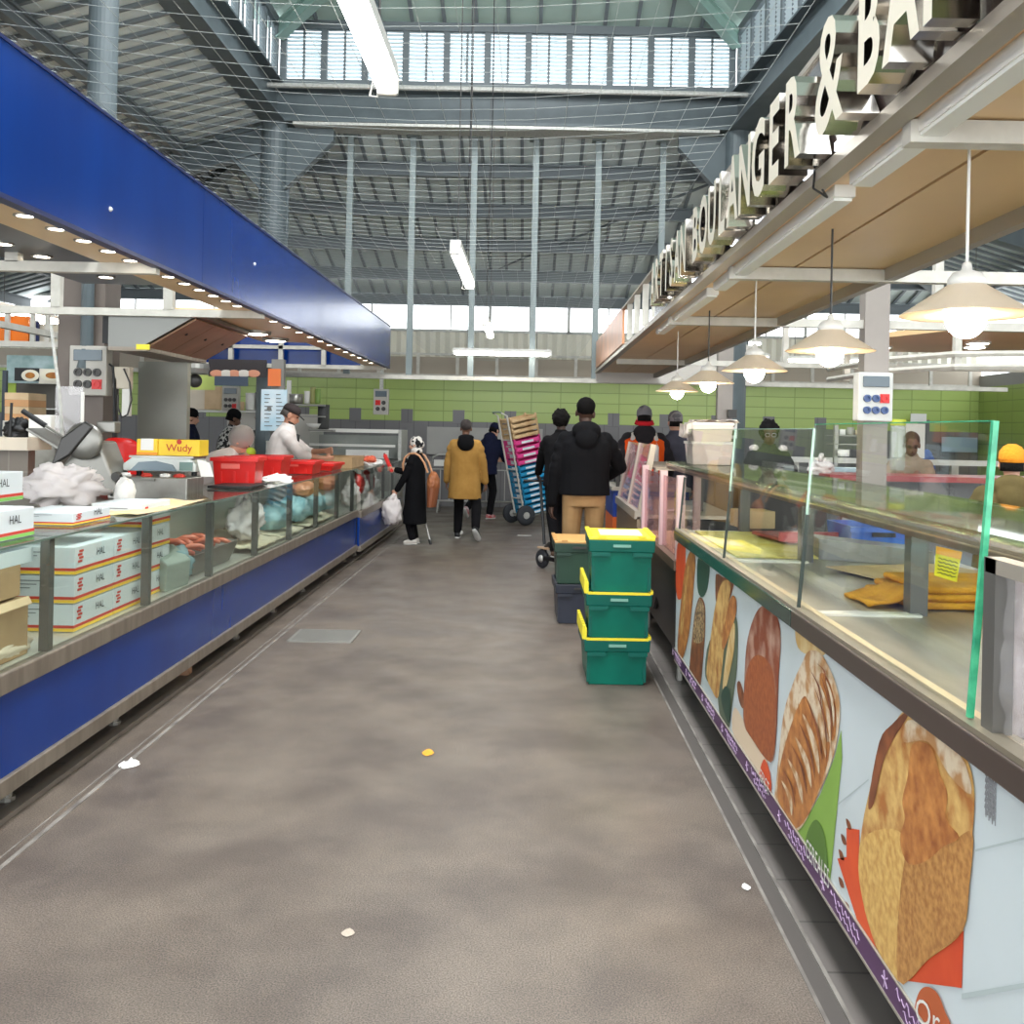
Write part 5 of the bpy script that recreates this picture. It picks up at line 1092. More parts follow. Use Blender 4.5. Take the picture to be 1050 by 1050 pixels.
canister(303, 404, 414, 16, 15.9, steel, 'steel_pot', 'wide steel pot on the upper steel shelf'); canister(321, 397, 414, 6, 15.9, mat('olive_bottle', (150, 150, 90), .3), 'bottle', 'olive coloured bottle on the upper steel shelf'); canister(326, 399, 414, 6, 15.9, mat('green_glassware', (120, 150, 70), .3), 'bottle', 'green bottle on the upper steel shelf, beside the olive one')
canister(315, 401, 414, 6, 15.9, white, 'jar', 'small white jar between steel pot and bottles')
canister(332, 415, 440, 12, 15.95, mat('charcoal_bin', (66, 66, 66), .5), 'bin', 'charcoal bin behind the cap of the white coated man')
a = at(322, 440, 15.9); build('bowl', MB().lathe([(.04, 0), (.08, .02), (.13, .09), (.125, .09), (.07, .025)], (a.x, 15.9, a.z), 20), white, None, 'white bowl on the far glass counter beside the cap', 'bowl', smooth=True)
canister(277, 452, 470, 8, 12.95, white, 'soap_bottle', 'white pump bottle standing below the price poster'); 
canister(250, 447, 470, 22, 13.5, steel3, 'steel_urn', 'polished steel urn behind the hair-netted person')
build('lemon', MB().ball(at(257, 464, 13.0) , .07), mat('lime_yellow', (200, 214, 50), .4), None, 'lime yellow ball shape beside the steel urn', 'fruit', smooth=True)
t = thing('counter', 'service counter under the urn and poster in the next aisle', 'counter', (-3.9, 13.2, 0)); build('body', MB().bx(-5.8, -3.2, 12.9, 13.62, .018, 1.12), mat('grey_counter', (150, 146, 140), .5), t); build('top', MB().bx(-5.85, -3.15, 12.85, 13.66, 1.12, 1.16), steel, t)
# far glass counter
t = thing('display_counter', 'far glass-topped counter with white rails behind the man in the cap', 'display counter', (-2.9, 16.4, 0)); 
build('body', MB().bx(-3.6, -2.15, 16.0, 16.8, .018, 1.05), mat('grey_counter', (150, 146, 140), .5), t); build('glass_pane', MB().bx(-3.6, -2.15, 16.0, 16.006, 1.05, 1.5), glass, t); build('rail', MB().bx(-3.6, -2.15, 15.98, 16.03, 1.5, 1.56), white, t); build('rail', MB().bx(-3.6, -2.2, 15.96, 16.02, 1.27, 1.31), white, t)
build('back_panel', MB().bx(-3.6, -2.15, 16.7, 16.75, 1.05, 1.45), mat('grey_inside', (150, 150, 146), .5), t); build('paper_sheet', MB().bx(-3.0, -2.3, 15.97, 15.99, 1.08, 1.22), paper, t); build('top', MB().bx(-3.62, -2.1, 15.95, 16.8, 1.04, 1.06), darkgrey, t); build('end_panel', MB().bx(-2.15, -2.1, 16.0, 16.8, 1.05, 1.56), galv, t)
p = at(390.5, 412, 17.5); power_box('power_box', 'grey socket box with red switch on the conduit before the green tiles', (p.x, 17.5, p.z), .27, .46, .12, 2, 2, (0, 0)); build('conduit', MB().bx(p.x - .03, p.x + .03, 17.52, 17.58, p.z + .22, 2.7), galv, None, 'galvanised conduit above the grey socket box with red switch', 'conduit')
panel('notice_board', 'large blank pale grey board on the grey tiles behind the walking people', 'board', 438, 437.5, 556, 468, 19.9, mat('blank_board', (168, 166, 162), .45, var=(178, 176, 172), scale=1.2), .05)
# far stall at the picture's edge: orange boards, food poster, stacked boxes
t = thing('stall_fascia', 'row of bright orange boards of the stall behind the tiled partition', 'fascia', at(20, 330, 11))
orb = mat('bright_orange_board', (246, 124, 20), .5)
for a, b in ((-60, -28), (-24, 4), (9.5, 29)): build('board', boxpx(a, 324, b, 352, 11.0, .03), orb, t)
build('board', boxpx(33, 330, 39, 352, 11.0, .03), mat('navy_strip', (34, 46, 92), .5), t, 'narrow navy board'); build('board', boxpx(40, 333, 83, 352, 11.05, .03), mat('cream_board', (206, 196, 178), .5), t, 'cream board')
build('rail', boxpx(-60, 352, 110, 355.5, 10.9, .06), white_steel, t)
for a in (5, 31, 46): build('strut', boxpx(a, 320, a + 3.5, 356, 10.94, .04), white_steel, t)
build('canopy_board', MB().bx(-6.6, -5.0, 11.1, 13.5, 2.62, 2.66), beige, t)
build('support_post', MB().bx(-6.6, -6.5, 11.0, 11.1, .018, 2.62), white_steel, t)
for x in (45, 51, 57): build('spot', MB().lathe([(.05, 0), (.05, -.02)], at(x, 330, 11.3), 12), spot_em, t)
t = thing('food_poster', 'food poster with plates of chips and a burger over a dark shelf', 'poster', at(40, 400, 10.8))
build('board', boxpx(7, 364, 76, 394, 10.82, .02), mat('pale_blue_print', (170, 190, 192), .5, var=(110, 140, 136), scale=5), t); build('dark_part', boxpx(15, 377, 40, 391, 10.81, .01), black, t)
for x, w in ((31, .10), (54, .14)):
    q = at(x, 385, 10.8); build('printed_plate', MB().ball(q, (w, .004, .065)), mat('plate_print', (232, 226, 206), .5), t); build('printed_food', MB().ball(q + Vector((0, -.004, 0)), (w * .55, .004, .035)), mat('food_print', (196, 132, 50), .6, var=(150, 90, 40), scale=14), t)
build('board', boxpx(40, 378, 78, 394, 10.815, .01), mat('cream_print', (228, 222, 206), .5), t)
panel('lime_board', 'narrow lime green panel at the edge of the far stall', 'panel', 6.5, 377, 15, 430, 10.9, mat('lime_panel', (168, 192, 70), .5))
t = thing('shelf_unit', 'dark shelf unit with white edges below the food poster', 'shelf', at(40, 420, 11)); build('back', boxpx(14, 392, 80, 452, 11.3, .02), mat('dark_shelf_back', (96, 92, 86), .6), t); build('board', boxpx(14, 390.5, 60, 393, 10.95, .35), white, t); build('board', boxpx(14, 418, 60, 420, 10.95, .35), white, t)
build('post', MB().bx(at(2, 400, 10.0).x, at(6, 400, 10.0).x, 10, 10.04, .018, 2.1), mat('slate_post', (46, 56, 66), .4), None, 'dark slate post at the frame edge before the brown boxes', 'post')
for k in range(4): q = at(17, 428 - 7.2 * k, 8.2); build('bread_box', MB().bx(q.x - .1, q.x + .1, 8.2, 8.5, q.z - .027, q.z + .03), cardl if k % 2 else mat('tan_box', (200, 150, 104), .7), None, ('flat tan box at the bottom of the stack beside the lime panel', 'flat pale box second from the bottom beside the lime panel', 'flat tan box third in the stack beside the lime panel', 'flat pale box on top of the stack beside the lime panel')[k], 'box')
build('side_cabinet', MB().bx(at(6, 432, 8.2).x, at(60, 432, 8.2).x, 8.15, 8.6, .02, at(17, 428, 8.2).z - .028), white_steel, None, 'pale cabinet carrying the stacked tan boxes', 'cabinet')
build('white_box', boxpx(29, 425, 52, 449, 7.05, .2), white, None, 'plain white box on the cream slab', 'box', bevel=.01)
build('black_bag', blob(at(18, 441, 7.1), (.09, .1, .09), .35, 2.4, 90), black, None, 'lumpy black bag on the cream slab beside the white box', 'bag', smooth=True); build('black_stick', MB().tube(at(10, 449, 7.0), at(12, 413, 7.0), .01, 8), black, None, 'thin black upright stick on the cream slab', 'stick')
t = thing('sneeze_screen', 'hanging clear plastic screen beside the clad column', 'screen', at(72, 430, 6.95)); build('sheet', boxpx(57, 396, 84, 450, 6.95, .006), film, t); build('edge', boxpx(83, 402, 85, 450, 6.945, .012), white, t); build('hanger', MB().path([at(52, 332, 6.95), at(56, 365, 6.95), at(61, 405, 6.95), at(64, 448, 6.95)], .012, 6), galv, t)

# =====================================================  ACROSS THE BAKERY: OPPOSITE COUNTERS  =====================================================
t = thing('counter', 'opposite counter with dark red top and grey tiled front behind the bakery screens', 'counter', (5.0, 9.3, 0))
build('front', MB().bx(2.9, 7.2, 9.5, 9.6, .006, 1.2), grey_t, t); build('top', MB().bx(2.75, 7.2, 8.9, 9.6, 1.2, 1.25), mat('dark_red_top', (150, 50, 50), .35), t); build('leg', MB().bx(2.9, 2.96, 9.0, 9.06, .006, 1.2), steel2, t); build('leg', MB().bx(7.0, 7.06, 9.0, 9.06, .006, 1.2), steel2, t)
t = thing('display_counter', 'opposite glass counter with thick white top rail and pale posts', 'display counter', (5.3, 11.0, 0))
build('body', MB().bx(2.95, 8.2, 11.0, 11.7, .006, 1.0), mat('grey_tiled_front', (128, 124, 122), .5), t); build('rail', MB().bx(2.95, 8.2, 10.96, 11.06, 1.30, 1.36), white, t); build('glass_pane', MB().bx(2.95, 8.2, 11.0, 11.006, 1.0, 1.3), glass, t)
for x in (3.0, 3.9, 4.8, 5.7, 6.6, 7.5): build('post', MB().bx(x - .04, x + .04, 10.98, 11.04, 1.0, 1.3), white_steel, t)
for i, x in enumerate((3.4, 4.3, 5.2)): build('fridge_label', MB().bx(x, x + .5, 10.985, 10.999, 1.08, 1.1), white, None, ('thin white shelf strip on the opposite glass counter, by the brown haired person', 'thin white shelf strip on the opposite glass counter, second along', 'thin white shelf strip on the opposite glass counter, nearest the olive coat')[i], 'strip')
t = thing('shelf_unit', 'tall shelf with jars and white uprights beyond the bakery screens', 'shelf', at(880, 445, 10)); build('upright', boxpx(889, 440, 893, 483, 10.0, .05), white, t); build('upright', boxpx(856, 436, 859, 483, 10.0, .05), steel2, t)
for y in (446, 455, 483): build('board', boxpx(856, y, 900, y + 1.8, 10.0, .3), steel2, t)
build('leg', MB().bx(at(857, 484, 10).x, at(860, 484, 10).x, 10.0, 10.05, .006, at(857, 484, 10).z), steel2, t); build('leg', MB().bx(at(889, 484, 10).x, at(893, 484, 10).x, 10.0, 10.05, .006, at(889, 484, 10).z), steel2, t)
for i, (x, w) in enumerate(((864, 6), (872, 7), (880, 6))): canister(x, 446 - (6, 8, 5)[i], 446, w, 10.12, (white, mat('grey_jar', (150, 148, 142), .4), mat('beige_jar', (196, 180, 150), .4))[i], 'jar', ('small white jar on the tall shelf', 'grey jar in the middle of the tall shelf', 'beige jar on the tall shelf by the white upright')[i])
canister(865, 461, 468, 12, 9.9, white, 'tub', 'white tub on the opposite counter below the tall shelf')
t = thing('container', 'pale blue plastic tray stack on the opposite counter', 'tray', at(870, 482, 9.7)); 
for k in range(3): q = at(872, 492 - 5 * k, 9.65); build('tray', MB().bx(q.x - .18, q.x + .17, 9.65, 9.9, q.z - .022, q.z + .02), mat('pale_blue_tray', (176, 196, 204), .4), t, bevel=.006)
carrier('carrier_bag', 'small white carrier bag with handles on the opposite counter', at(842, 480, 9.3), (.12, .1, .09), 95)
t = thing('scale', 'dark shop scale with small screen on the counter before the woman with glasses', 'scale', at(806, 478, 9.2)); q = at(806, 482, 9.2)
build('body', blob(q, (.11, .09, .08), .2, 2, 12), black, t, smooth=True); build('screen', MB().box(q + Vector((0, -.09, .02)), (.09, .02, .05)), mat('grey_screen', (110, 116, 116), .2), t)
build('counter_ledge', MB().bx(1.95, 2.75, 8.7, 9.6, 1.14, 1.18), steel2, None, 'steel ledge carrying the dark scale and small bag', 'ledge'); build('ledge_stand', MB().bx(2.0, 2.7, 8.8, 9.5, .006, 1.14), darkgrey, None, 'dark cabinet under the steel ledge with the scale', 'cabinet')
canister(921, 430, 482, 15, 8.6, glass_mat('clear_bottle', (236, 240, 236), .1, .05, .2), 'bottle', 'clear plastic bottle behind the cracked bakery screen', mat('lime_cap', (190, 200, 60), .4))
t = thing('notice', 'white framed notice leaning behind the brown haired person', 'poster', at(918, 430, 10.6)); build('board', boxpx(915, 434, 948, 470, 10.6, .02), white, t)
panel('notice', 'small white notice pinned on the green tiles, high beside the socket column', 'notice', 934, 424, 950, 433, 19.8, paper)
panel('blue_notice', 'pale blue printed board on the far wall beyond the brown haired person', 'notice', 966, 448, 1002, 464, 19.85, mat('pale_blue_board', (170, 190, 206), .5))
t = thing('canopy', 'curved beige canopy with round flat lights over the opposite stall', 'canopy', (4.8, 9.7, 2.5))
pts = [(3.3, 10.8), (3.35, 9.3), (3.7, 8.5), (4.5, 8.2), (8.0, 8.2), (8.0, 10.8)]
build('soffit', MB().prism([Vector((x, y, 2.55)) for x, y in pts], (0, 0, .05)), beige, t)
build('rim', MB().path([Vector((x, y, 2.34)) for x, y in pts[:5]], .03, 6), white_steel, t); build('rim', MB().path([Vector((x, y, 2.23)) for x, y in pts[:5]], .03, 6), white_steel, t)
for x, y in ((3.4, 10.5), (3.36, 9.3), (3.72, 8.52), (4.5, 8.22), (5.3, 8.22), (6.2, 8.22), (7.1, 8.22)): build('strut', MB().bx(x - .03, x + .03, y - .03, y + .03, 2.2, 2.55), white_steel, t)
build('support_post', MB().bx(7.9, 8.0, 10.7, 10.8, .006, 2.55), white_steel, t)
lt = None
for i, (x, y) in enumerate(((3.65, 10.2), (4.35, 9.5), (4.5, 9.9), (5.0, 8.8), (5.9, 9.4))):
    if not lt: lt = thing('ceiling_light', 'round flat lit disc under the curved beige canopy', 'ceiling light', (x, y, 2.55), 'round lights of the opposite canopy'); build('lens', MB().lathe([(.1, 0), (.1, -.02), (.07, -.028)], (x, y, 2.55)), spot_em, lt); build('rim', MB().lathe([(.1, 0), (.1, -.02), (.12, -.02), (.12, 0)], (x, y, 2.55), 20, None, False), white, lt)
    else: dup(lt, (x, y, 2.55))

# =====================================================  CROWD BARRIERS AND HAND TRUCK  =====================================================
bt = mat('galvanised_tube', (190, 188, 184), .4, .4)
def barrier(x0, x1, y, rz, label):
    t = thing('crowd_barrier', label, 'barrier', ((x0 + x1) / 2, y, 0)); c = ((x0 + x1) / 2, y, 0); M_ = Matrix.Rotation(rz, 3, 'Z')
    r = .14; P = [(x0, y, .22), (x0, y, 1.1 - r), (x0 + r * .3, y, 1.1 - r * .3), (x0 + r, y, 1.1), (x1 - r, y, 1.1), (x1 - r * .3, y, 1.1 - r * .3), (x1, y, 1.1 - r), (x1, y, .22)]
    build('frame', MB().path(P, .02, 8, True).rot(M_, c), bt, t, smooth=True)
    build('mid_rail', MB().tube((x0, y, .82), (x1, y, .82), .012, 6).rot(M_, c), bt, t)
    n = int((x1 - x0) / .17)
    for i in range(1, n): X = x0 + (x1 - x0) * i / n; build('bar', MB().tube((X, y, .22), (X, y, .82), .008, 6).rot(M_, c), bt, t)
    for X in (x0 + .15, x1 - .15): build('foot', MB().path([(X, y - .28, .012), (X, y, .22), (X, y + .28, .012)], .016, 6).rot(M_, c), bt, t)
    build('plate', MB().bx(x0 + .05, x0 + .25, y - .024, y - .016, .88, 1.0).rot(M_, c), white, t, 'small white number plate')
    return t
barrier(-1.86, .25, 18.6, 0, 'galvanised crowd barrier behind the man in the mustard coat'); barrier(.34, 2.4, 18.4, R(-4), 'galvanised crowd barrier behind the hand truck and the black jacket')
t = thing('hand_truck', 'grey hand truck with black wheels tilted back under the stacked crates', 'hand truck', (.05, 16.7, 0))
TB = Vector((-.1, 16.55, .16)); RZ = Matrix.Rotation(R(28), 3, 'Z'); TILT = Matrix.Rotation(R(-12.5), 3, 'Y')
def tr(x, y, z): return TB + RZ @ (TILT @ Vector((x, y, z)))
def tbox(x0, x1, y0, y1, z0, z1):
    m = MB().bx(x0, x1, y0, y1, z0, z1); m.v = [TB + RZ @ (TILT @ q) for q in m.v]; return m
for s in (-.17, .17):
    build('rail', MB().path([tr(-.04, s, -.02), tr(-.04, s, 1.72), tr(-.12, s * .9, 1.78)], .016, 8), white_steel, t)
    w = TB + RZ @ Vector((-.06, s * 1.5, 0))
    build('wheel', MB().lathe([(.07, -.03), (.16, -.035), (.17, 0), (.16, .035), (.07, .03)], (w.x, w.y, .172), 24, RZ @ Matrix.Rotation(R(90), 3, 'X')), mat('rubber_tyre', (44, 46, 52), .7), t, smooth=True)
    build('hub', MB().lathe([(.001, .045), (.055, .04), (.07, .0), (.055, -.04), (.001, -.045)], (w.x, w.y, .172), 16, RZ @ Matrix.Rotation(R(90), 3, 'X')), bt, t)
build('grip', MB().path([tr(-.12, -.15, 1.78), tr(-.14, -.12, 1.80), tr(-.14, .12, 1.80), tr(-.12, .15, 1.78)], .016, 8), mat('green_grey_grip', (120, 140, 120), .5), t)
for z in (.3, .8, 1.3): build('cross_bar', MB().tube(tr(-.04, -.17, z), tr(-.04, .17, z), .012, 6), white_steel, t)
build('toe_plate', tbox(-.04, .52, -.2, .2, -.03, -.018), steel2, t); build('axle', MB().tube((TB + RZ @ Vector((-.06, -.24, .012))), (TB + RZ @ Vector((-.06, .24, .012))), .014, 8), steel2, t)
blu = mat('bright_blue_crate', (14, 140, 190), .45); pnk = mat('bright_pink_crate', (226, 60, 140), .45); wod = mat('pale_pine_crate', (220, 188, 144), .7, var=(200, 164, 118), scale=8)
prt = mat('white_print', (220, 226, 232), .6); z = 0
def fruit_crate(z, h, mt, wood, name, label, group):
    t = thing(name, label, 'crate', tr(.24, 0, z), group); X0, X1, Y0_, Y1_ = -.012, .5, -.2, .2
    g_ = h * .30
    build('base', tbox(X0, X1, Y0_, Y1_, z + .004, z + .014), mt, t)
    for y in (Y0_, Y1_ - .01):
        build('side', tbox(X0, X1, y, y + .01, z + .004, z + h - g_), mt, t)
        if not wood: build('side_print', tbox(X0 + .14, X1 - .14, y - .001 if y < 0 else y + .009, y + .002 if y < 0 else y + .012, z + h * .15, z + h * .5), prt, t)
    for x in (X0, X1 - .01):
        build('end', tbox(x, x + .01, Y0_, Y1_, z + .004, z + h - (.02 if not wood else g_)), mt, t)
        if not wood: build('end_print', tbox(x - .001 if x < .1 else x + .009, x + .002 if x < .1 else x + .012, Y0_ + .03, Y1_ - .16, z + h * .2, z + h * .75), prt, t)
    for x in (X0, X1 - .03):
        for y in (Y0_, Y1_ - .03): build('corner_post', tbox(x + (.0 if x < 0 else 0), x + .03, y, y + .03, z + .004, z + h), mt if not wood else wod, t)
    return h
n_ = ('lowest', 'second', 'third', 'fourth', 'fifth', 'sixth', 'seventh', 'eighth', 'ninth')
for i in range(9): z += fruit_crate(z, .095, blu, False, 'fruit_crate', 'bright blue fruit crate on the hand truck, %s from the bottom' % n_[i], 'blue fruit crates on the hand truck')
for i in range(4): z += fruit_crate(z, .112, pnk, False, 'fruit_crate', 'bright pink fruit crate on the hand truck, %s above the blue ones' % ('first', 'second', 'third', 'fourth')[i], 'pink fruit crates on the hand truck')
for i in range(4): z += fruit_crate(z, .092, wod, True, 'wooden_crate', 'pale wooden slat crate atop the hand truck, %s above the pink ones' % ('first', 'second', 'third', 'fourth')[i], 'wooden crates on the hand truck')
build('floor_marking', MB().bx(-.15, .06, 14.75, 14.82, .001, .003), paper, None, 'short white mark on the floor before the hand truck', 'marking')

# scooter
t = thing('scooter', 'dark kick scooter standing behind the green crates', 'scooter', (.32, 11.2, 0)); tyre = mat('rubber_tyre', (44, 46, 52), .7)
build('deck', MB().box((.42, 11.05, .13), (.16, .62, .05), R(35)), black, t, bevel=.012)
for nm, (x, y) in (('wheel', (.18, 11.32)), ('wheel', (.62, 10.76))): build(nm, MB().lathe([(.06, -.022), (.10, -.025), (.112, 0), (.10, .025), (.06, .022)], (x, y, .113), 20, Matrix.Rotation(R(35), 3, 'Z') @ Matrix.Rotation(R(90), 3, 'Y')), tyre, t, smooth=True)
build('hub', MB().ball((.18, 11.32, .113), .05), bt, t); build('fork', MB().path([(.18, 11.32, .11), (.22, 11.28, .26), (.26, 11.24, .3)], .022, 8), darkgrey, t); build('mudguard', MB().box((.2, 11.28, .24), (.06, .2, .02), R(35)), mat('tan_mudguard', (190, 160, 130), .5), t); build('deck_neck', MB().tube((.26, 11.24, .28), (.33, 11.14, .15), .025, 8), black, t)
build('reflector', MB().box((.47, 10.95, .16), (.03, .1, .03), R(35)), mat('amber', (224, 160, 50), .4), t); build('stem', MB().tube((.2, 11.32, .28), (.14, 11.56, 1.0), .018, 8), black, t); build('handlebar', MB().tube((-.06, 11.56, 1.0), (.36, 11.6, 1.0), .015, 8), black, t)
# =====================================================  PEOPLE  =====================================================
def fuse(name, mb, mt, parent, voxel, it=6, **k):
    """one continuous skin over overlapping limbs"""
    me = bpy.data.meshes.new(name); me.from_pydata([tuple(q) for q in mb.v], [], mb.f); me.update()
    bm = bmesh.new(); bm.from_mesh(me); bmesh.ops.recalc_face_normals(bm, faces=bm.faces); bm.to_mesh(me); bm.free()
    o = bpy.data.objects.new(name, me); C.objects.link(o)
    r = o.modifiers.new('r', 'REMESH'); r.mode = 'VOXEL'; r.voxel_size = voxel
    s = o.modifiers.new('s', 'SMOOTH'); s.factor = .5; s.iterations = it
    dg = bpy.context.evaluated_depsgraph_get(); dg.update()
    m2 = bpy.data.meshes.new_from_object(o.evaluated_get(dg)); bpy.data.objects.remove(o); bpy.data.meshes.remove(me)
    m2.name = name; m2.materials.clear(); m2.materials.append(mt)
    q = link_mesh(name, m2, parent, smooth=True)
    return setp(q, k.get('label'))
def ik(S, T, a, b, pole):
    S, T = Vector(S), Vector(T); d = T - S; L = d.length
    if L > (a + b) * .995: T = S + d * ((a + b) * .995 / L); d = T - S; L = d.length
    x = (a * a - b * b + L * L) / (2 * L); hgt = math.sqrt(max(1e-6, a * a - x * x)); u = d / L
    p = Vector(pole); p = (p - u * p.dot(u)).normalized()
    return S + u * x + p * hgt, T
def fabric(name, col, col2=None, bump=.35, scale=5):
    return mat(name, col, .9, spec=.15, var=col2 or tuple(int(c * .86) for c in col), scale=scale, bump=bump, bscale=9)
def person(label, x, y, rz, h, z0=0.0, lean=0, bulk=1.0, hem=.86, top=None, pants=None, shoe=None, skin_=None, hair=None, hairk='short', rh=None, lh=None, rf=None, lf=None, rpole=(.4, -1, -.3), lpole=(-.4, -1, -.3), hyaw=0, hpitch=0, hroll=0, sleeve=1.0, vox=.011, hood=None, collar=None, twist=0):
    t = thing('person', label, 'person', (x, y, z0)); s = h / 1.75; M4 = Matrix.Translation((x, y, z0)) @ Matrix.Rotation(rz, 4, 'Z') @ Matrix.Scale(s, 4)
    def T(mb, local=True):
        w = wpos(t); mb.v = [(M4 @ q) - w for q in mb.v]; return mb
    def fz(name, mb, mt, v=None, it=6, **k): return fuse(name, T(mb), mt, t, v or vox, it, **k)
    def bd(name, mb, mt, smooth=True, **k):
        mb.v = [M4 @ q for q in mb.v]; return build(name, mb, mt, t, smooth=smooth, **k)
    RL = Matrix.Rotation(-R(lean), 3, 'X'); pel = Vector((0, 0, .95)); X = Vector((1, 0, 0))
    def sp(v): return pel + RL @ Vector(v)
    rf = Vector(rf or (.10, .02, .085)); lf = Vector(lf or (-.10, .0, .085))
    hipR, hipL = Vector((.095, 0, .93)), Vector((-.095, 0, .93))
    kR, rf = ik(hipR, rf, .44, .43, (0.05, 1, 0)); kL, lf = ik(hipL, lf, .44, .43, (-.05, 1, 0))
    shR, shL = sp((.185 * bulk ** .5, 0, .45)), sp((-.185 * bulk ** .5, 0, .45))
    rh = Vector(rh or (.27, .06, .80)); lh = Vector(lh or (-.27, .06, .80))
    eR, wR = ik(shR, rh, .30, .27, rpole); eL, wL = ik(shL, lh, .30, .27, lpole)
    neck = sp((0, -.01, .53)); HR = Matrix.Rotation(R(hyaw), 3, 'Z') @ Matrix.Rotation(R(hpitch), 3, 'X') @ Matrix.Rotation(R(hroll), 3, 'Y')
    hc = neck + RL.lerp(Matrix.Identity(3), .5) @ Vector((0, .025, .155))
    def hd(v): return hc + HR @ Vector(v)
    # body: head with face, neck, trunk, limbs and hands in one surface
    m = MB(); m.ball(hd((0, -.012, .03)), (.076, .095, .095), 18, 12, HR).ball(hd((0, .03, -.045)), (.058, .065, .07), 16, 10, HR).ball(hd((0, .05, -.085)), (.032, .032, .028), 12, 8, HR)
    m.capsule(hd((0, .088, .0)), hd((0, .103, -.032)), .010, .015)
    for e in (-1, 1): m.ball(hd((e * .078, -.005, -.012)), (.012, .026, .034), 10, 8, HR); m.capsule(hd((e * .045, .078, .022)), hd((e * .015, .09, .026)), .010, .010)
    m.capsule(hd((-.02, .088, -.058)), hd((.02, .088, -.058)), .011, .011)
    m.capsule(neck + RL @ Vector((0, 0, -.06)), hc + Vector((0, -.01, -.03)), .056, .052)
    m.loft([(sp((0, 0, z)), rx, ry, X, RL @ Vector((0, 1, 0))) for z, rx, ry in ((-.1, .13, .1), (.1, .13, .09), (.35, .155, .1), (.47, .15, .085), (.53, .06, .055))])
    for a, b, c, q in ((shR, eR, wR, 1), (shL, eL, wL, -1)):
        m.capsule(a.lerp(b, .1), b, .042, .038).capsule(b, c, .038, .028)
        dr = (c - b).normalized(); sd = dr.cross(Vector((0, 0, 1)) if abs(dr.z) < .9 else Vector((0, 1, 0))).normalized(); nn = sd.cross(dr)
        inward = Vector((-q, .3, 0)); inward = (inward - dr * inward.dot(dr)).normalized(); sd = dr.cross(inward).normalized()
        if sd.y < 0: sd = -sd
        p = c + dr * .045
        for off in (-.022, 0, .022): m.capsule(c + sd * off * .6, p + sd * off + dr * .04, .017, .015, 8)
        for i, (off, ln) in enumerate(((-.033, .065), (-.011, .078), (.011, .082), (.034, .072))):
            k0 = p + sd * off + dr * .045; k1 = k0 + (dr * .85 + inward * .4).normalized() * ln * .55; k2 = k1 + (dr * .4 + inward * .9).normalized() * ln * .5
            m.capsule(k0 - dr * .01, k1, .0098, .009, 8).capsule(k1, k2, .009, .0078, 8)
        th0 = c + dr * .03 + sd * .022; th1 = th0 + (sd * .8 + dr * .5 + inward * .3).normalized() * .04; th2 = th1 + (dr * .9 + inward * .5).normalized() * .03
        m.capsule(th0, th1, .014, .012, 8).capsule(th1, th2, .012, .0095, 8)
    for a, b, c in ((hipR, kR, rf), (hipL, kL, lf)): m.capsule(a, b, .075, .05).capsule(b, c, .05, .036)
    sk = skin_ or skin
    fz('body', m, sk, min(vox, .0085), 3)
    for e in (-1, 1):
        bd('eye', MB().ball(hd((e * .031, .083, .008)), (.012, .007, .008), 10, 8, HR), mat('dark_eye', (34, 26, 24), .2))
        bd('eyebrow', MB().capsule(hd((e * .048, .086, .032)), hd((e * .016, .094, .034)), .005, .005, 8), mat('brow_hair', (40, 30, 26), .8))
    bd('mouth', MB().capsule(hd((-.02, .098, -.058)), hd((.02, .098, -.058)), .005, .005, 8), mat('lip', (150, 88, 78), .5) if sk is skin else mat('lip_dark', (96, 58, 52), .5))
    # jacket or coat
    b = bulk; rings = []
    if hem < .95:
        f = min(1, (.95 - hem) / .5); rings.append((Vector((0, 0, hem)), (.205 + .03 * f) * b, (.15 + .03 * f) * b, X, Vector((0, 1, 0)))); rings.append((Vector((0, 0, min(.93, hem + .12))), (.203 + .02 * f) * b, (.15 + .02 * f) * b, X, Vector((0, 1, 0))))
    for z, rx, ry in ((.03, .2, .148), (.16, .193, .14), (.32, .208, .145), (.42, .205, .132), (.49, .165, .105), (.545, .085, .08)): rings.append((sp((0, 0, z)), rx * b, ry * b, X, RL @ Vector((0, 1, 0))))
    m = MB().loft(rings, 20)
    for a, e, c in ((shR, eR, wR), (shL, eL, wL)):
        c2 = e.lerp(c, max(.0, (sleeve - .5) * 2 * .92)) if sleeve < 1 else e.lerp(c, .96)
        m.capsule(a + (sp((0, 0, .475)) - a) * .12, e, .068 * b ** .6, .060 * b ** .6).capsule(e, c2, .058 * b ** .6, .05 * b ** .6)
        bend = e + (e - (a + c) * .5) * .02
        for q in (.25, .6, .85): m.ball(a.lerp(e, q) + Vector((0, 0, .004)), .068 * b ** .6 * (1.02 - .1 * q), 12, 8)
    if hood: m.ball(sp((0, -.10, .53)), (.13, .075, .085), 16, 10, RL).ball(sp((0, -.145, .46)), (.10, .05, .09), 14, 10, RL)
    m.loft([(sp((0, 0, .52)), .085 * b, .08 * b, X, RL @ Vector((0, 1, 0))), (sp((0, .0, .59)), .072, .07, X, RL @ Vector((0, 1, 0)))], 16)
    fz('coat' if hem < .75 else 'jacket', m, top or mat('x', (90, 90, 90)), None, 5)
    # trousers, shoes
    m = MB().loft([(Vector((0, 0, .99)), .17, .125, X, Vector((0, 1, 0))), (Vector((0, 0, .9)), .18, .13, X, Vector((0, 1, 0))), (Vector((0, 0, .82)), .165, .115, X, Vector((0, 1, 0)))], 18)
    for a, e, c in ((hipR, kR, rf), (hipL, kL, lf)): m.capsule(a + Vector((0, 0, -.02)), e, .098, .076).capsule(e, c + (e - c).normalized() * .03, .076, .062)
    fz('trousers', m, pants or fabric('black_trousers', (32, 31, 34)), None, 4)
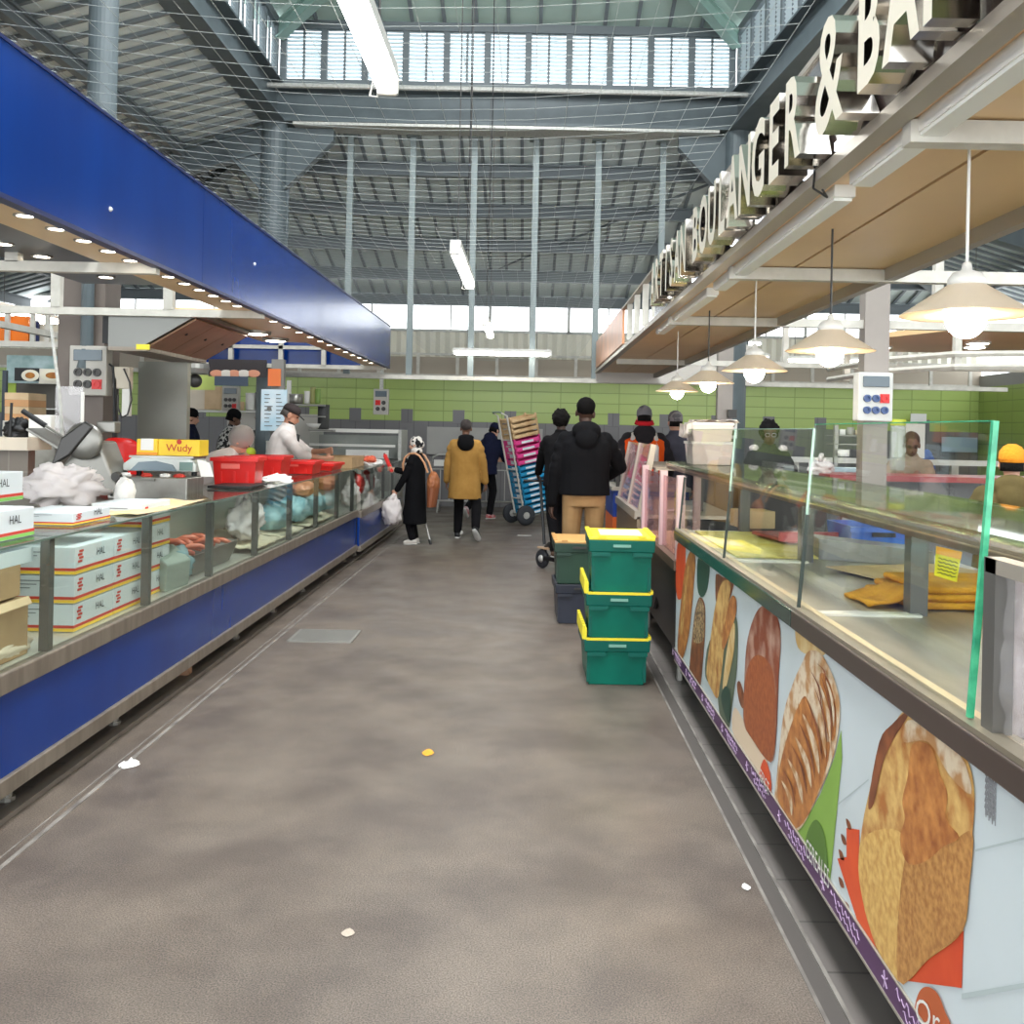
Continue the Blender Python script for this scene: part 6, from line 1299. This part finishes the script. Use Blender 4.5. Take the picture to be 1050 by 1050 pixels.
    for a, e, lab in ((rf, kR, 1), (lf, kL, -1)):
        up = (e - a).normalized(); fw = Vector((0.12 * lab, 1, 0)); fw = (fw - up * fw.dot(up)).normalized() if up.z < .8 else fw.normalized()
        if up.z < .8: fw = (fw * 1 + Vector((0, 0, -.2))).normalized()
        hl, to = a - up * .035 - fw * .03, a - up * .045 + fw * .165
        m = MB().capsule(hl, hl.lerp(to, .55), .042, .044).capsule(hl.lerp(to, .5), to - fw * .03 - up * .006, .045, .034).capsule(a + up * .02, a - up * .02, .046, .046)
        o = fz('shoe', m, shoe or black, .011, 3)
        bd('sole', MB().loft([(hl.lerp(to, q) - up * .036 + fw * (-.03 if q == 0 else 0), w, .012, fw.cross(up).normalized(), up) for q, w in ((0, .028), (.12, .042), (.45, .046), (.8, .044), (1.0, .022))], 10), white if shoe is None else mat('pale_sole', (200, 198, 194), .6))
    # hair
    hm = hair or mat('dark_hair', (16, 13, 12), .85, spec=.2, bump=.6, bscale=160)
    if hairk in ('short', 'curly'):
        m = MB().ball(hd((0, -.028, .045)), (.083, .098, .09), 28, 20, HR); out = []
        for q in m.v:
            l = HR.transposed() @ (q - hc); n_ = (.006 if hairk == 'short' else .028) * _ns.noise(q * (30 if hairk == 'short' else 42))
            q = q + (q - hd((0, -.02, .03))).normalized() * (n_ + (.02 if hairk == 'curly' else 0))
            if l.y > .045 and l.z < .055: q = q - (HR @ Vector((0, .05, -.02)))
            out.append(q)
        m.v = out; bd('hair', m, hm)
    elif hairk == 'beanie':
        bd('beanie', MB().loft([(hd((0, -.018, z)), rx, ry, HR @ X, HR @ Vector((0, 1, 0))) for z, rx, ry in ((.012, .087, .105), (.05, .09, .108), (.09, .084, .1), (.125, .06, .075), (.145, .025, .03))], 20), hm)
        bd('hair', MB().loft([(hd((0, -.04, z)), .078, .08, HR @ X, HR @ Vector((0, 1, 0))) for z in (-.05, .02)], 16), mat('dark_hair', (16, 13, 12), .85, spec=.2, bump=.6, bscale=160))
    elif hairk == 'cap':
        bd('cap', MB().loft([(hd((0, -.012, z)), rx, ry, HR @ X, HR @ Vector((0, 1, 0))) for z, rx, ry in ((.03, .085, .102), (.07, .086, .102), (.105, .07, .085), (.128, .03, .04))], 20), hm)
        bd('visor', MB().loft([(hd((0, .07 + .022 * k, .04 - .006 * k)), .075 - .012 * k, .006, HR @ X, HR @ Vector((0, .15, 1))) for k in range(5)], 12), hm)
        bd('hair', MB().loft([(hd((0, -.04, z)), .08, .075, HR @ X, HR @ Vector((0, 1, 0))) for z in (-.04, .03)], 16), mat('grey_dark_hair', (70, 64, 60), .8))
    elif hairk == 'net':
        bd('hair', MB().ball(hd((0, -.03, .045)), (.088, .098, .098), 20, 14, HR), mat('grey_hair', (112, 104, 98), .8, bump=.5, bscale=120)); bd('hair_net', MB().ball(hd((0, -.022, .035)), (.104, .118, .122), 20, 14, HR), glass_mat('hair_net', (236, 232, 230), .05, .3, .34, (226, 220, 216)))
    elif hairk == 'scarf':
        bd('headscarf', MB().ball(hd((0, -.02, .03)), (.094, .108, .108), 24, 16, HR).ball(hd((0, -.09, -.01)), (.06, .06, .07), 16, 10, HR).loft([(hd((0, -.02, -.06)), .085, .085, HR @ X, HR @ Vector((0, 1, 0))), (hd((0, -.005, -.14)), .1, .1, X, Vector((0, 1, 0)))], 18), hm)
    return dict(t=t, M4=M4, hd=hd, sp=sp, HR=HR, RL=RL, wR=wR, wL=wL, bd=bd, fz=fz, s=s, X=X)
blackj = fabric('black_coat_cloth', (15, 15, 18)); navy = fabric('navy_coat_cloth', (28, 32, 56)); whitec = fabric('white_work_coat', (226, 218, 214), (210, 200, 196), .3)
mustard = fabric('mustard_coat_cloth', (176, 134, 72), (158, 118, 60)); tan = fabric('tan_trousers', (182, 148, 106), (166, 132, 92)); blackp = fabric('black_trousers', (19, 18, 21))
def blotch(name, c1, c2, scale, lo=.48, hi=.52):
    return mat(name, c1, .85, var=c2, scale=scale, lo=lo, hi=hi, detail=1)

P = person('woman in patterned headscarf and long black coat, holding up a red packet', -1.55, 13.4, R(78), 1.47, hem=.34, bulk=1.06, top=blackj, pants=blackp, shoe=mat('pale_grey_shoe', (196, 190, 182), .6), hair=blotch('scarf_pattern', (24, 22, 24), (214, 208, 200), 14), hairk='scarf', rh=(.1, .38, 1.2), lh=(-.20, .26, .86), rpole=(.6, -.3, -1), lpole=(-.5, -1, -.2), hpitch=-6)
P['bd']('scarf', MB().loft([(P['sp']((0, .10, .50)), .10, .07, P['X'], Vector((0, 1, 0))), (P['sp']((.02, .15, .36)), .085, .04, P['X'], Vector((0, 1, 0))), (P['sp']((.03, .155, .12)), .075, .03, P['X'], Vector((0, 1, 0)))], 14), blotch('scarf_pattern', (24, 22, 24), (214, 208, 200), 14))
w = P['M4'] @ P['wR']
t = thing('red_packet', 'long red packet held up by the woman in the headscarf', 'packet', w); a, b = w + Vector((-.16, 0, .21)), w + Vector((-.05, 0, -.03))
build('packet', MB().bar(a, b, .07, .05), red, t, bevel=.012); build('clip', MB().bar(a, a + (a - b).normalized() * .02, .05, .02), mat('dark_red_clip', (150, 20, 24), .5), t)
w = P['M4'] @ P['wL']
t = thing('carrier_bag', 'full white carrier bag hanging from the hand of the woman in the headscarf', 'bag', (w.x, w.y, w.z - .5)); c = w + Vector((-.06, -.02, -.30))
build('body', blob(c, (.14, .12, .2), .22, 2.2, 101), bagp, t, smooth=True)
for s_ in (-1, 1): build('handle', MB().path([c + Vector((.04 * s_, .02 * s_, .15)), c + Vector((.03, .01 * s_, .24)), w + Vector((-.02, 0, -.06))], [.04, .025, .012], 8), bagp, t, smooth=True)
t = thing('backpack', 'tan leather backpack on the back of the woman in the headscarf', 'bag', P['M4'] @ Vector((0, -.3, .9)))
leather = mat('tan_leather', (170, 104, 62), .5, var=(150, 88, 52), scale=6)
def loc(P, mb): mb.v = [P['M4'] @ q for q in mb.v]; return mb
build('body', loc(P, blob((.0, -.30, 1.0), (.15, .10, .2), .15, 3, 33)), leather, t, smooth=True); build('flap', loc(P, MB().loft([(Vector((0, -.3, .94)), .15, .10, P['X'], Vector((0, 1, 0))), (Vector((0, -.28, .62)), .14, .07, P['X'], Vector((0, 1, 0)))], 14)), mat('dark_tan_leather', (138, 80, 50), .5), t)
for s_ in (-.11, .11): build('strap', loc(P, MB().path([(s_, -.24, 1.18), (s_ * 1.1, -.18, 1.34), (s_ * 1.18, -.10, 1.45), (s_ * 1.2, -.02, 1.49), (s_ * 1.2, .07, 1.48), (s_ * 1.2, .15, 1.41), (s_ * 1.2, .18, 1.3), (s_ * 1.2, .16, 1.2)], .018, 6)), mat('pale_leather_strap', (204, 150, 112), .5), t)
t = thing('walking_stick', 'silver walking stick tip behind the shoes of the woman in the headscarf', 'stick', (-1.35, 13.5, 0)); build('shaft', MB().tube((-1.33, 13.42, .02), (-1.5, 13.62, .55), .011, 8), bt, t); build('tip', MB().tube((-1.325, 13.415, 0), (-1.35, 13.44, .06), .018, 8), black, t)

P = person('man in a mustard coat with black hood, walking away down the aisle', -.92, 14.1, R(-8), 1.72, hem=.60, bulk=1.12, top=mustard, pants=blackp, shoe=black, skin_=mat('skin_brown', (120, 84, 66), .5), hair=mat('greying_short_hair', (62, 54, 52), .85, bump=.6, bscale=160), rh=(.30, .08, .80), lh=(-.30, .1, .82), rf=(.24, -.34, .2), lf=(-.12, .12, .085), rpole=(.8, -1, 0), lpole=(-.8, -1, 0), hyaw=12)
P['fz']('hood', MB().ball(P['sp']((.03, -.14, .47)), (.13, .075, .12), 18, 12).ball(P['sp']((.03, -.11, .55)), (.12, .09, .05), 18, 12), fabric('black_hood_cloth', (18, 18, 20)))
for q in ((-.09, .16, .08),): P['bd']('shoe_strap', MB().loft([(Vector(q) + Vector((0, -.06 * k, .005)), .05, .035, P['X'], Vector((0, 0, 1))) for k in range(2)], 12), white)

P = person('person in a navy hooded coat bending behind the loaded hand truck', -.78, 17.4, R(-35), 1.74, lean=24, hem=.8, bulk=1.15, top=navy, pants=blackp, shoe=mat('red_white_sneaker', (206, 200, 200), .5, var=(176, 60, 60), scale=12), hair=navy, hairk='beanie', hood=True, rh=(.2, .5, 1.0), lh=(-.15, .5, 1.05), lf=(-.12, -.34, .2), hpitch=-30)

P = person('tall man in a black hooded jacket and tan trousers, back turned, behind the green crates', .53, 9.25, R(2), 1.90, hem=.92, bulk=1.12, top=blackj, pants=tan, shoe=black, skin_=skin_d, hair=mat('cropped_black_hair', (11, 9, 9), .9, spec=.15), hood=True, rh=(.2, .34, 1.05), lh=(-.285, .04, .80), rpole=(1, -.6, -.2), lpole=(-.6, -1, 0), hyaw=-14, hpitch=-10, hroll=6, vox=.009)
P['bd']('watch', MB().loft([(P['wL'] + Vector((0, 0, .045)), .036, .036, P['X'], Vector((0, 1, 0))), (P['wL'] + Vector((0, 0, .065)), .037, .037, P['X'], Vector((0, 1, 0)))], 14), mat('steel_watch', (170, 170, 172), .3, .7))

person('person with curly black hair in dark clothes, standing on the scooter behind the black jacket', .36, 11.15, R(12), 1.66, z0=.155, hem=.85, top=fabric('charcoal_cloth', (20, 19, 21)), pants=blackp, shoe=mat('brown_boot', (120, 92, 74), .6), skin_=skin_d, hairk='curly', rh=(.18, .42, 1.0), lh=(-.18, .4, 1.0), rf=(.05, .06, .085), lf=(-.05, -.1, .085), hyaw=-20)

P = person('man in an orange high visibility vest and grey beanie, back turned, behind the tilted glass', 1.42, 12.1, R(-3), 1.90, hem=.86, bulk=1.22, top=fabric('dark_work_jacket', (44, 40, 44)), pants=blackp, hair=mat('grey_beanie_knit', (116, 114, 118), .9, bump=.4, bscale=80), hairk='beanie', hood=True, rh=(.3, .2, .95), lh=(-.3, .12, .92), hpitch=-14)
org = fabric('orange_vest', (238, 92, 30), (222, 78, 24), .2); refl = mat('silver_reflective', (214, 206, 200), .4)
vest = [(z, rx, ry) for z, rx, ry in ((-.10, .255, .192), (.06, .25, .188), (.2, .245, .182), (.34, .258, .184), (.425, .252, .168), (.482, .19, .135))]
P['bd']('vest', MB().loft([(P['sp']((0, 0, z)), rx, ry, P['X'], Vector((0, 1, 0))) for z, rx, ry in vest], 24), org)
for s_ in (-.13, .13): P['bd']('vest_stripe', MB().path([P['sp']((s_, -.148, -.1)), P['sp']((s_, -.152, .2)), P['sp']((s_, -.15, .36)), P['sp']((s_ * .98, -.118, .44)), P['sp']((s_ * .92, -.05, .505))], .032, 6), refl)
P['bd']('vest_stripe', MB().loft([(P['sp']((0, 0, z)), .258, .194, P['X'], Vector((0, 1, 0))) for z in (-.02, .04)], 24), refl)
P['bd']('red_collar', MB().loft([(P['hd']((0, -.03, -.03)), .098, .1, P['X'], Vector((0, 1, .2))), (P['hd']((0, -.03, -.075)), .115, .11, P['X'], Vector((0, 1, .2)))], 20), fabric('red_scarf', (190, 36, 44)))

person('person in a grey knitted beanie, only the head showing above the stacked plastic tubs', 1.88, 12.6, R(10), 1.86, top=fabric('slate_jacket', (84, 84, 98)), pants=blackp, hair=blotch('striped_knit', (106, 102, 106), (146, 140, 142), 16), hairk='beanie')

P = person('woman with glasses and black bonnet facing the camera, behind the bakery screens', 2.48, 10.1, R(176), 1.72, hem=.86, top=fabric('dark_green_grey_coat', (58, 62, 56)), pants=blackp, skin_=mat('skin_deep', (96, 66, 54), .5), hair=mat('black_bonnet', (12, 11, 12), .85, spec=.2, bump=.5, bscale=30), hairk='curly', hpitch=-8, rh=(.18, .34, 1.05), lh=(-.18, .34, 1.05))
for e in (-1, 1): P['bd']('glasses', MB().path([P['hd']((e * .033 + .024 * math.cos(k * .63), .098, .008 + .02 * math.sin(k * .63))) for k in range(10)], .003, 5, True), mat('pale_glasses', (190, 190, 190), .3))
for e in (-1, 1): P['bd']('white_collar', blob(P['sp']((e * .15, -.02, .53)), (.05, .04, .045), .2, 3, 7 + e), whitec)
person('person with brown hair leaning over the opposite red counter in a beige top', 4.02, 10.35, R(165), 1.72, lean=30, hem=.86, top=fabric('beige_top', (176, 156, 136)), pants=blackp, skin_=mat('skin_brown', (120, 84, 66), .5), hair=mat('brown_hair', (78, 50, 38), .7, bump=.6, bscale=120), hpitch=-25, rh=(.2, .5, 1.2), lh=(-.1, .46, 1.2))
person('person in a blue and black jacket far behind the opposite glass counter', 5.0, 12.7, R(-20), 1.74, top=blotch('blue_black_jacket', (30, 34, 46), (70, 92, 150), 4), pants=blackp, hair=mat('grey_dark_hair', (70, 64, 60), .8))
P = person('person in an olive hooded coat and orange hat, back turned, at the frame edge', 3.07, 6.2, R(-25), 1.55, hem=.7, bulk=1.22, top=fabric('olive_coat', (104, 92, 58), (92, 80, 50)), pants=blackp, hair=mat('orange_knit', (240, 148, 30), .9, bump=.4, bscale=60), hairk='beanie', hood=True, rh=(.2, .3, 1.0), lh=(-.2, .3, 1.0), vox=.011)

P = person('person in white work clothes and hair net, bending over the counter by the red crates', -3.2, 9.14, R(-72), 1.74, lean=48, hem=.80, bulk=1.12, top=whitec, pants=fabric('white_trousers', (214, 210, 206)), shoe=white, hairk='net', rh=(.17, .6, 1.26), lh=(-.12, .52, 1.26), rpole=(1, -.3, -.4), lpole=(-1, -.3, -.4), hpitch=-50)
P['bd']('red_collar', MB().loft([(P['sp']((0, 0, .51)), .105, .095, P['X'], P['RL'] @ Vector((0, 1, 0))), (P['sp']((0, 0, .545)), .088, .085, P['X'], P['RL'] @ Vector((0, 1, 0)))], 18), fabric('red_collar_cloth', (206, 62, 52)))
P = person('man in a white work coat and dark cap, reaching down over the red tray', -3.02, 11.6, R(-80), 1.86, lean=14, hem=.7, bulk=1.12, top=whitec, pants=fabric('white_trousers', (214, 210, 206)), shoe=white, skin_=mat('skin_tanned', (190, 136, 110), .55), hair=mat('dark_brown_cap', (52, 42, 42), .8), hairk='cap', rh=(.12, .54, 1.14), lh=(-.1, .54, 1.22), sleeve=.62, rpole=(1, -.6, -.5), lpole=(-1, -.6, -.5), hpitch=-26)
P['bd']('shirt_front', MB().loft([(P['sp']((0, .125, .50)), .035, .03, P['X'], P['RL'] @ Vector((0, 1, 0))), (P['sp']((0, .15, .36)), .02, .02, P['X'], P['RL'] @ Vector((0, 1, 0)))], 12), black)
P['bd']('beard', MB().ball(P['hd']((0, .032, -.075)), (.057, .056, .04), 16, 10, P['HR']), mat('short_beard', (70, 58, 52), .9))
person('person in a navy jacket and black beanie beyond the steel partition', -5.18, 14.9, R(-70), 1.80, top=navy, pants=blackp, hair=fabric('black_knit', (24, 24, 26)), hairk='beanie', hpitch=-10)
person('person in a black and white plaid jacket and black beanie leaning over the next counter', -4.72, 15.0, R(-60), 1.82, lean=14, top=blotch('plaid_cloth', (26, 26, 28), (206, 204, 200), 22), pants=blackp, skin_=mat('skin_brown', (120, 84, 66), .5), hair=fabric('black_knit', (24, 24, 26)), hairk='beanie', hpitch=-20)
P = person('bearded person in a grey apron beside the price poster, looking to the plaid jacket', -4.06, 14.8, R(60), 1.80, top=fabric('grey_apron_cloth', (104, 104, 106)), pants=blackp, hpitch=-6)
P['bd']('beard', MB().ball(P['hd']((0, .045, -.08)), (.058, .052, .05), 16, 10, P['HR']), mat('dark_beard', (40, 32, 30), .9))
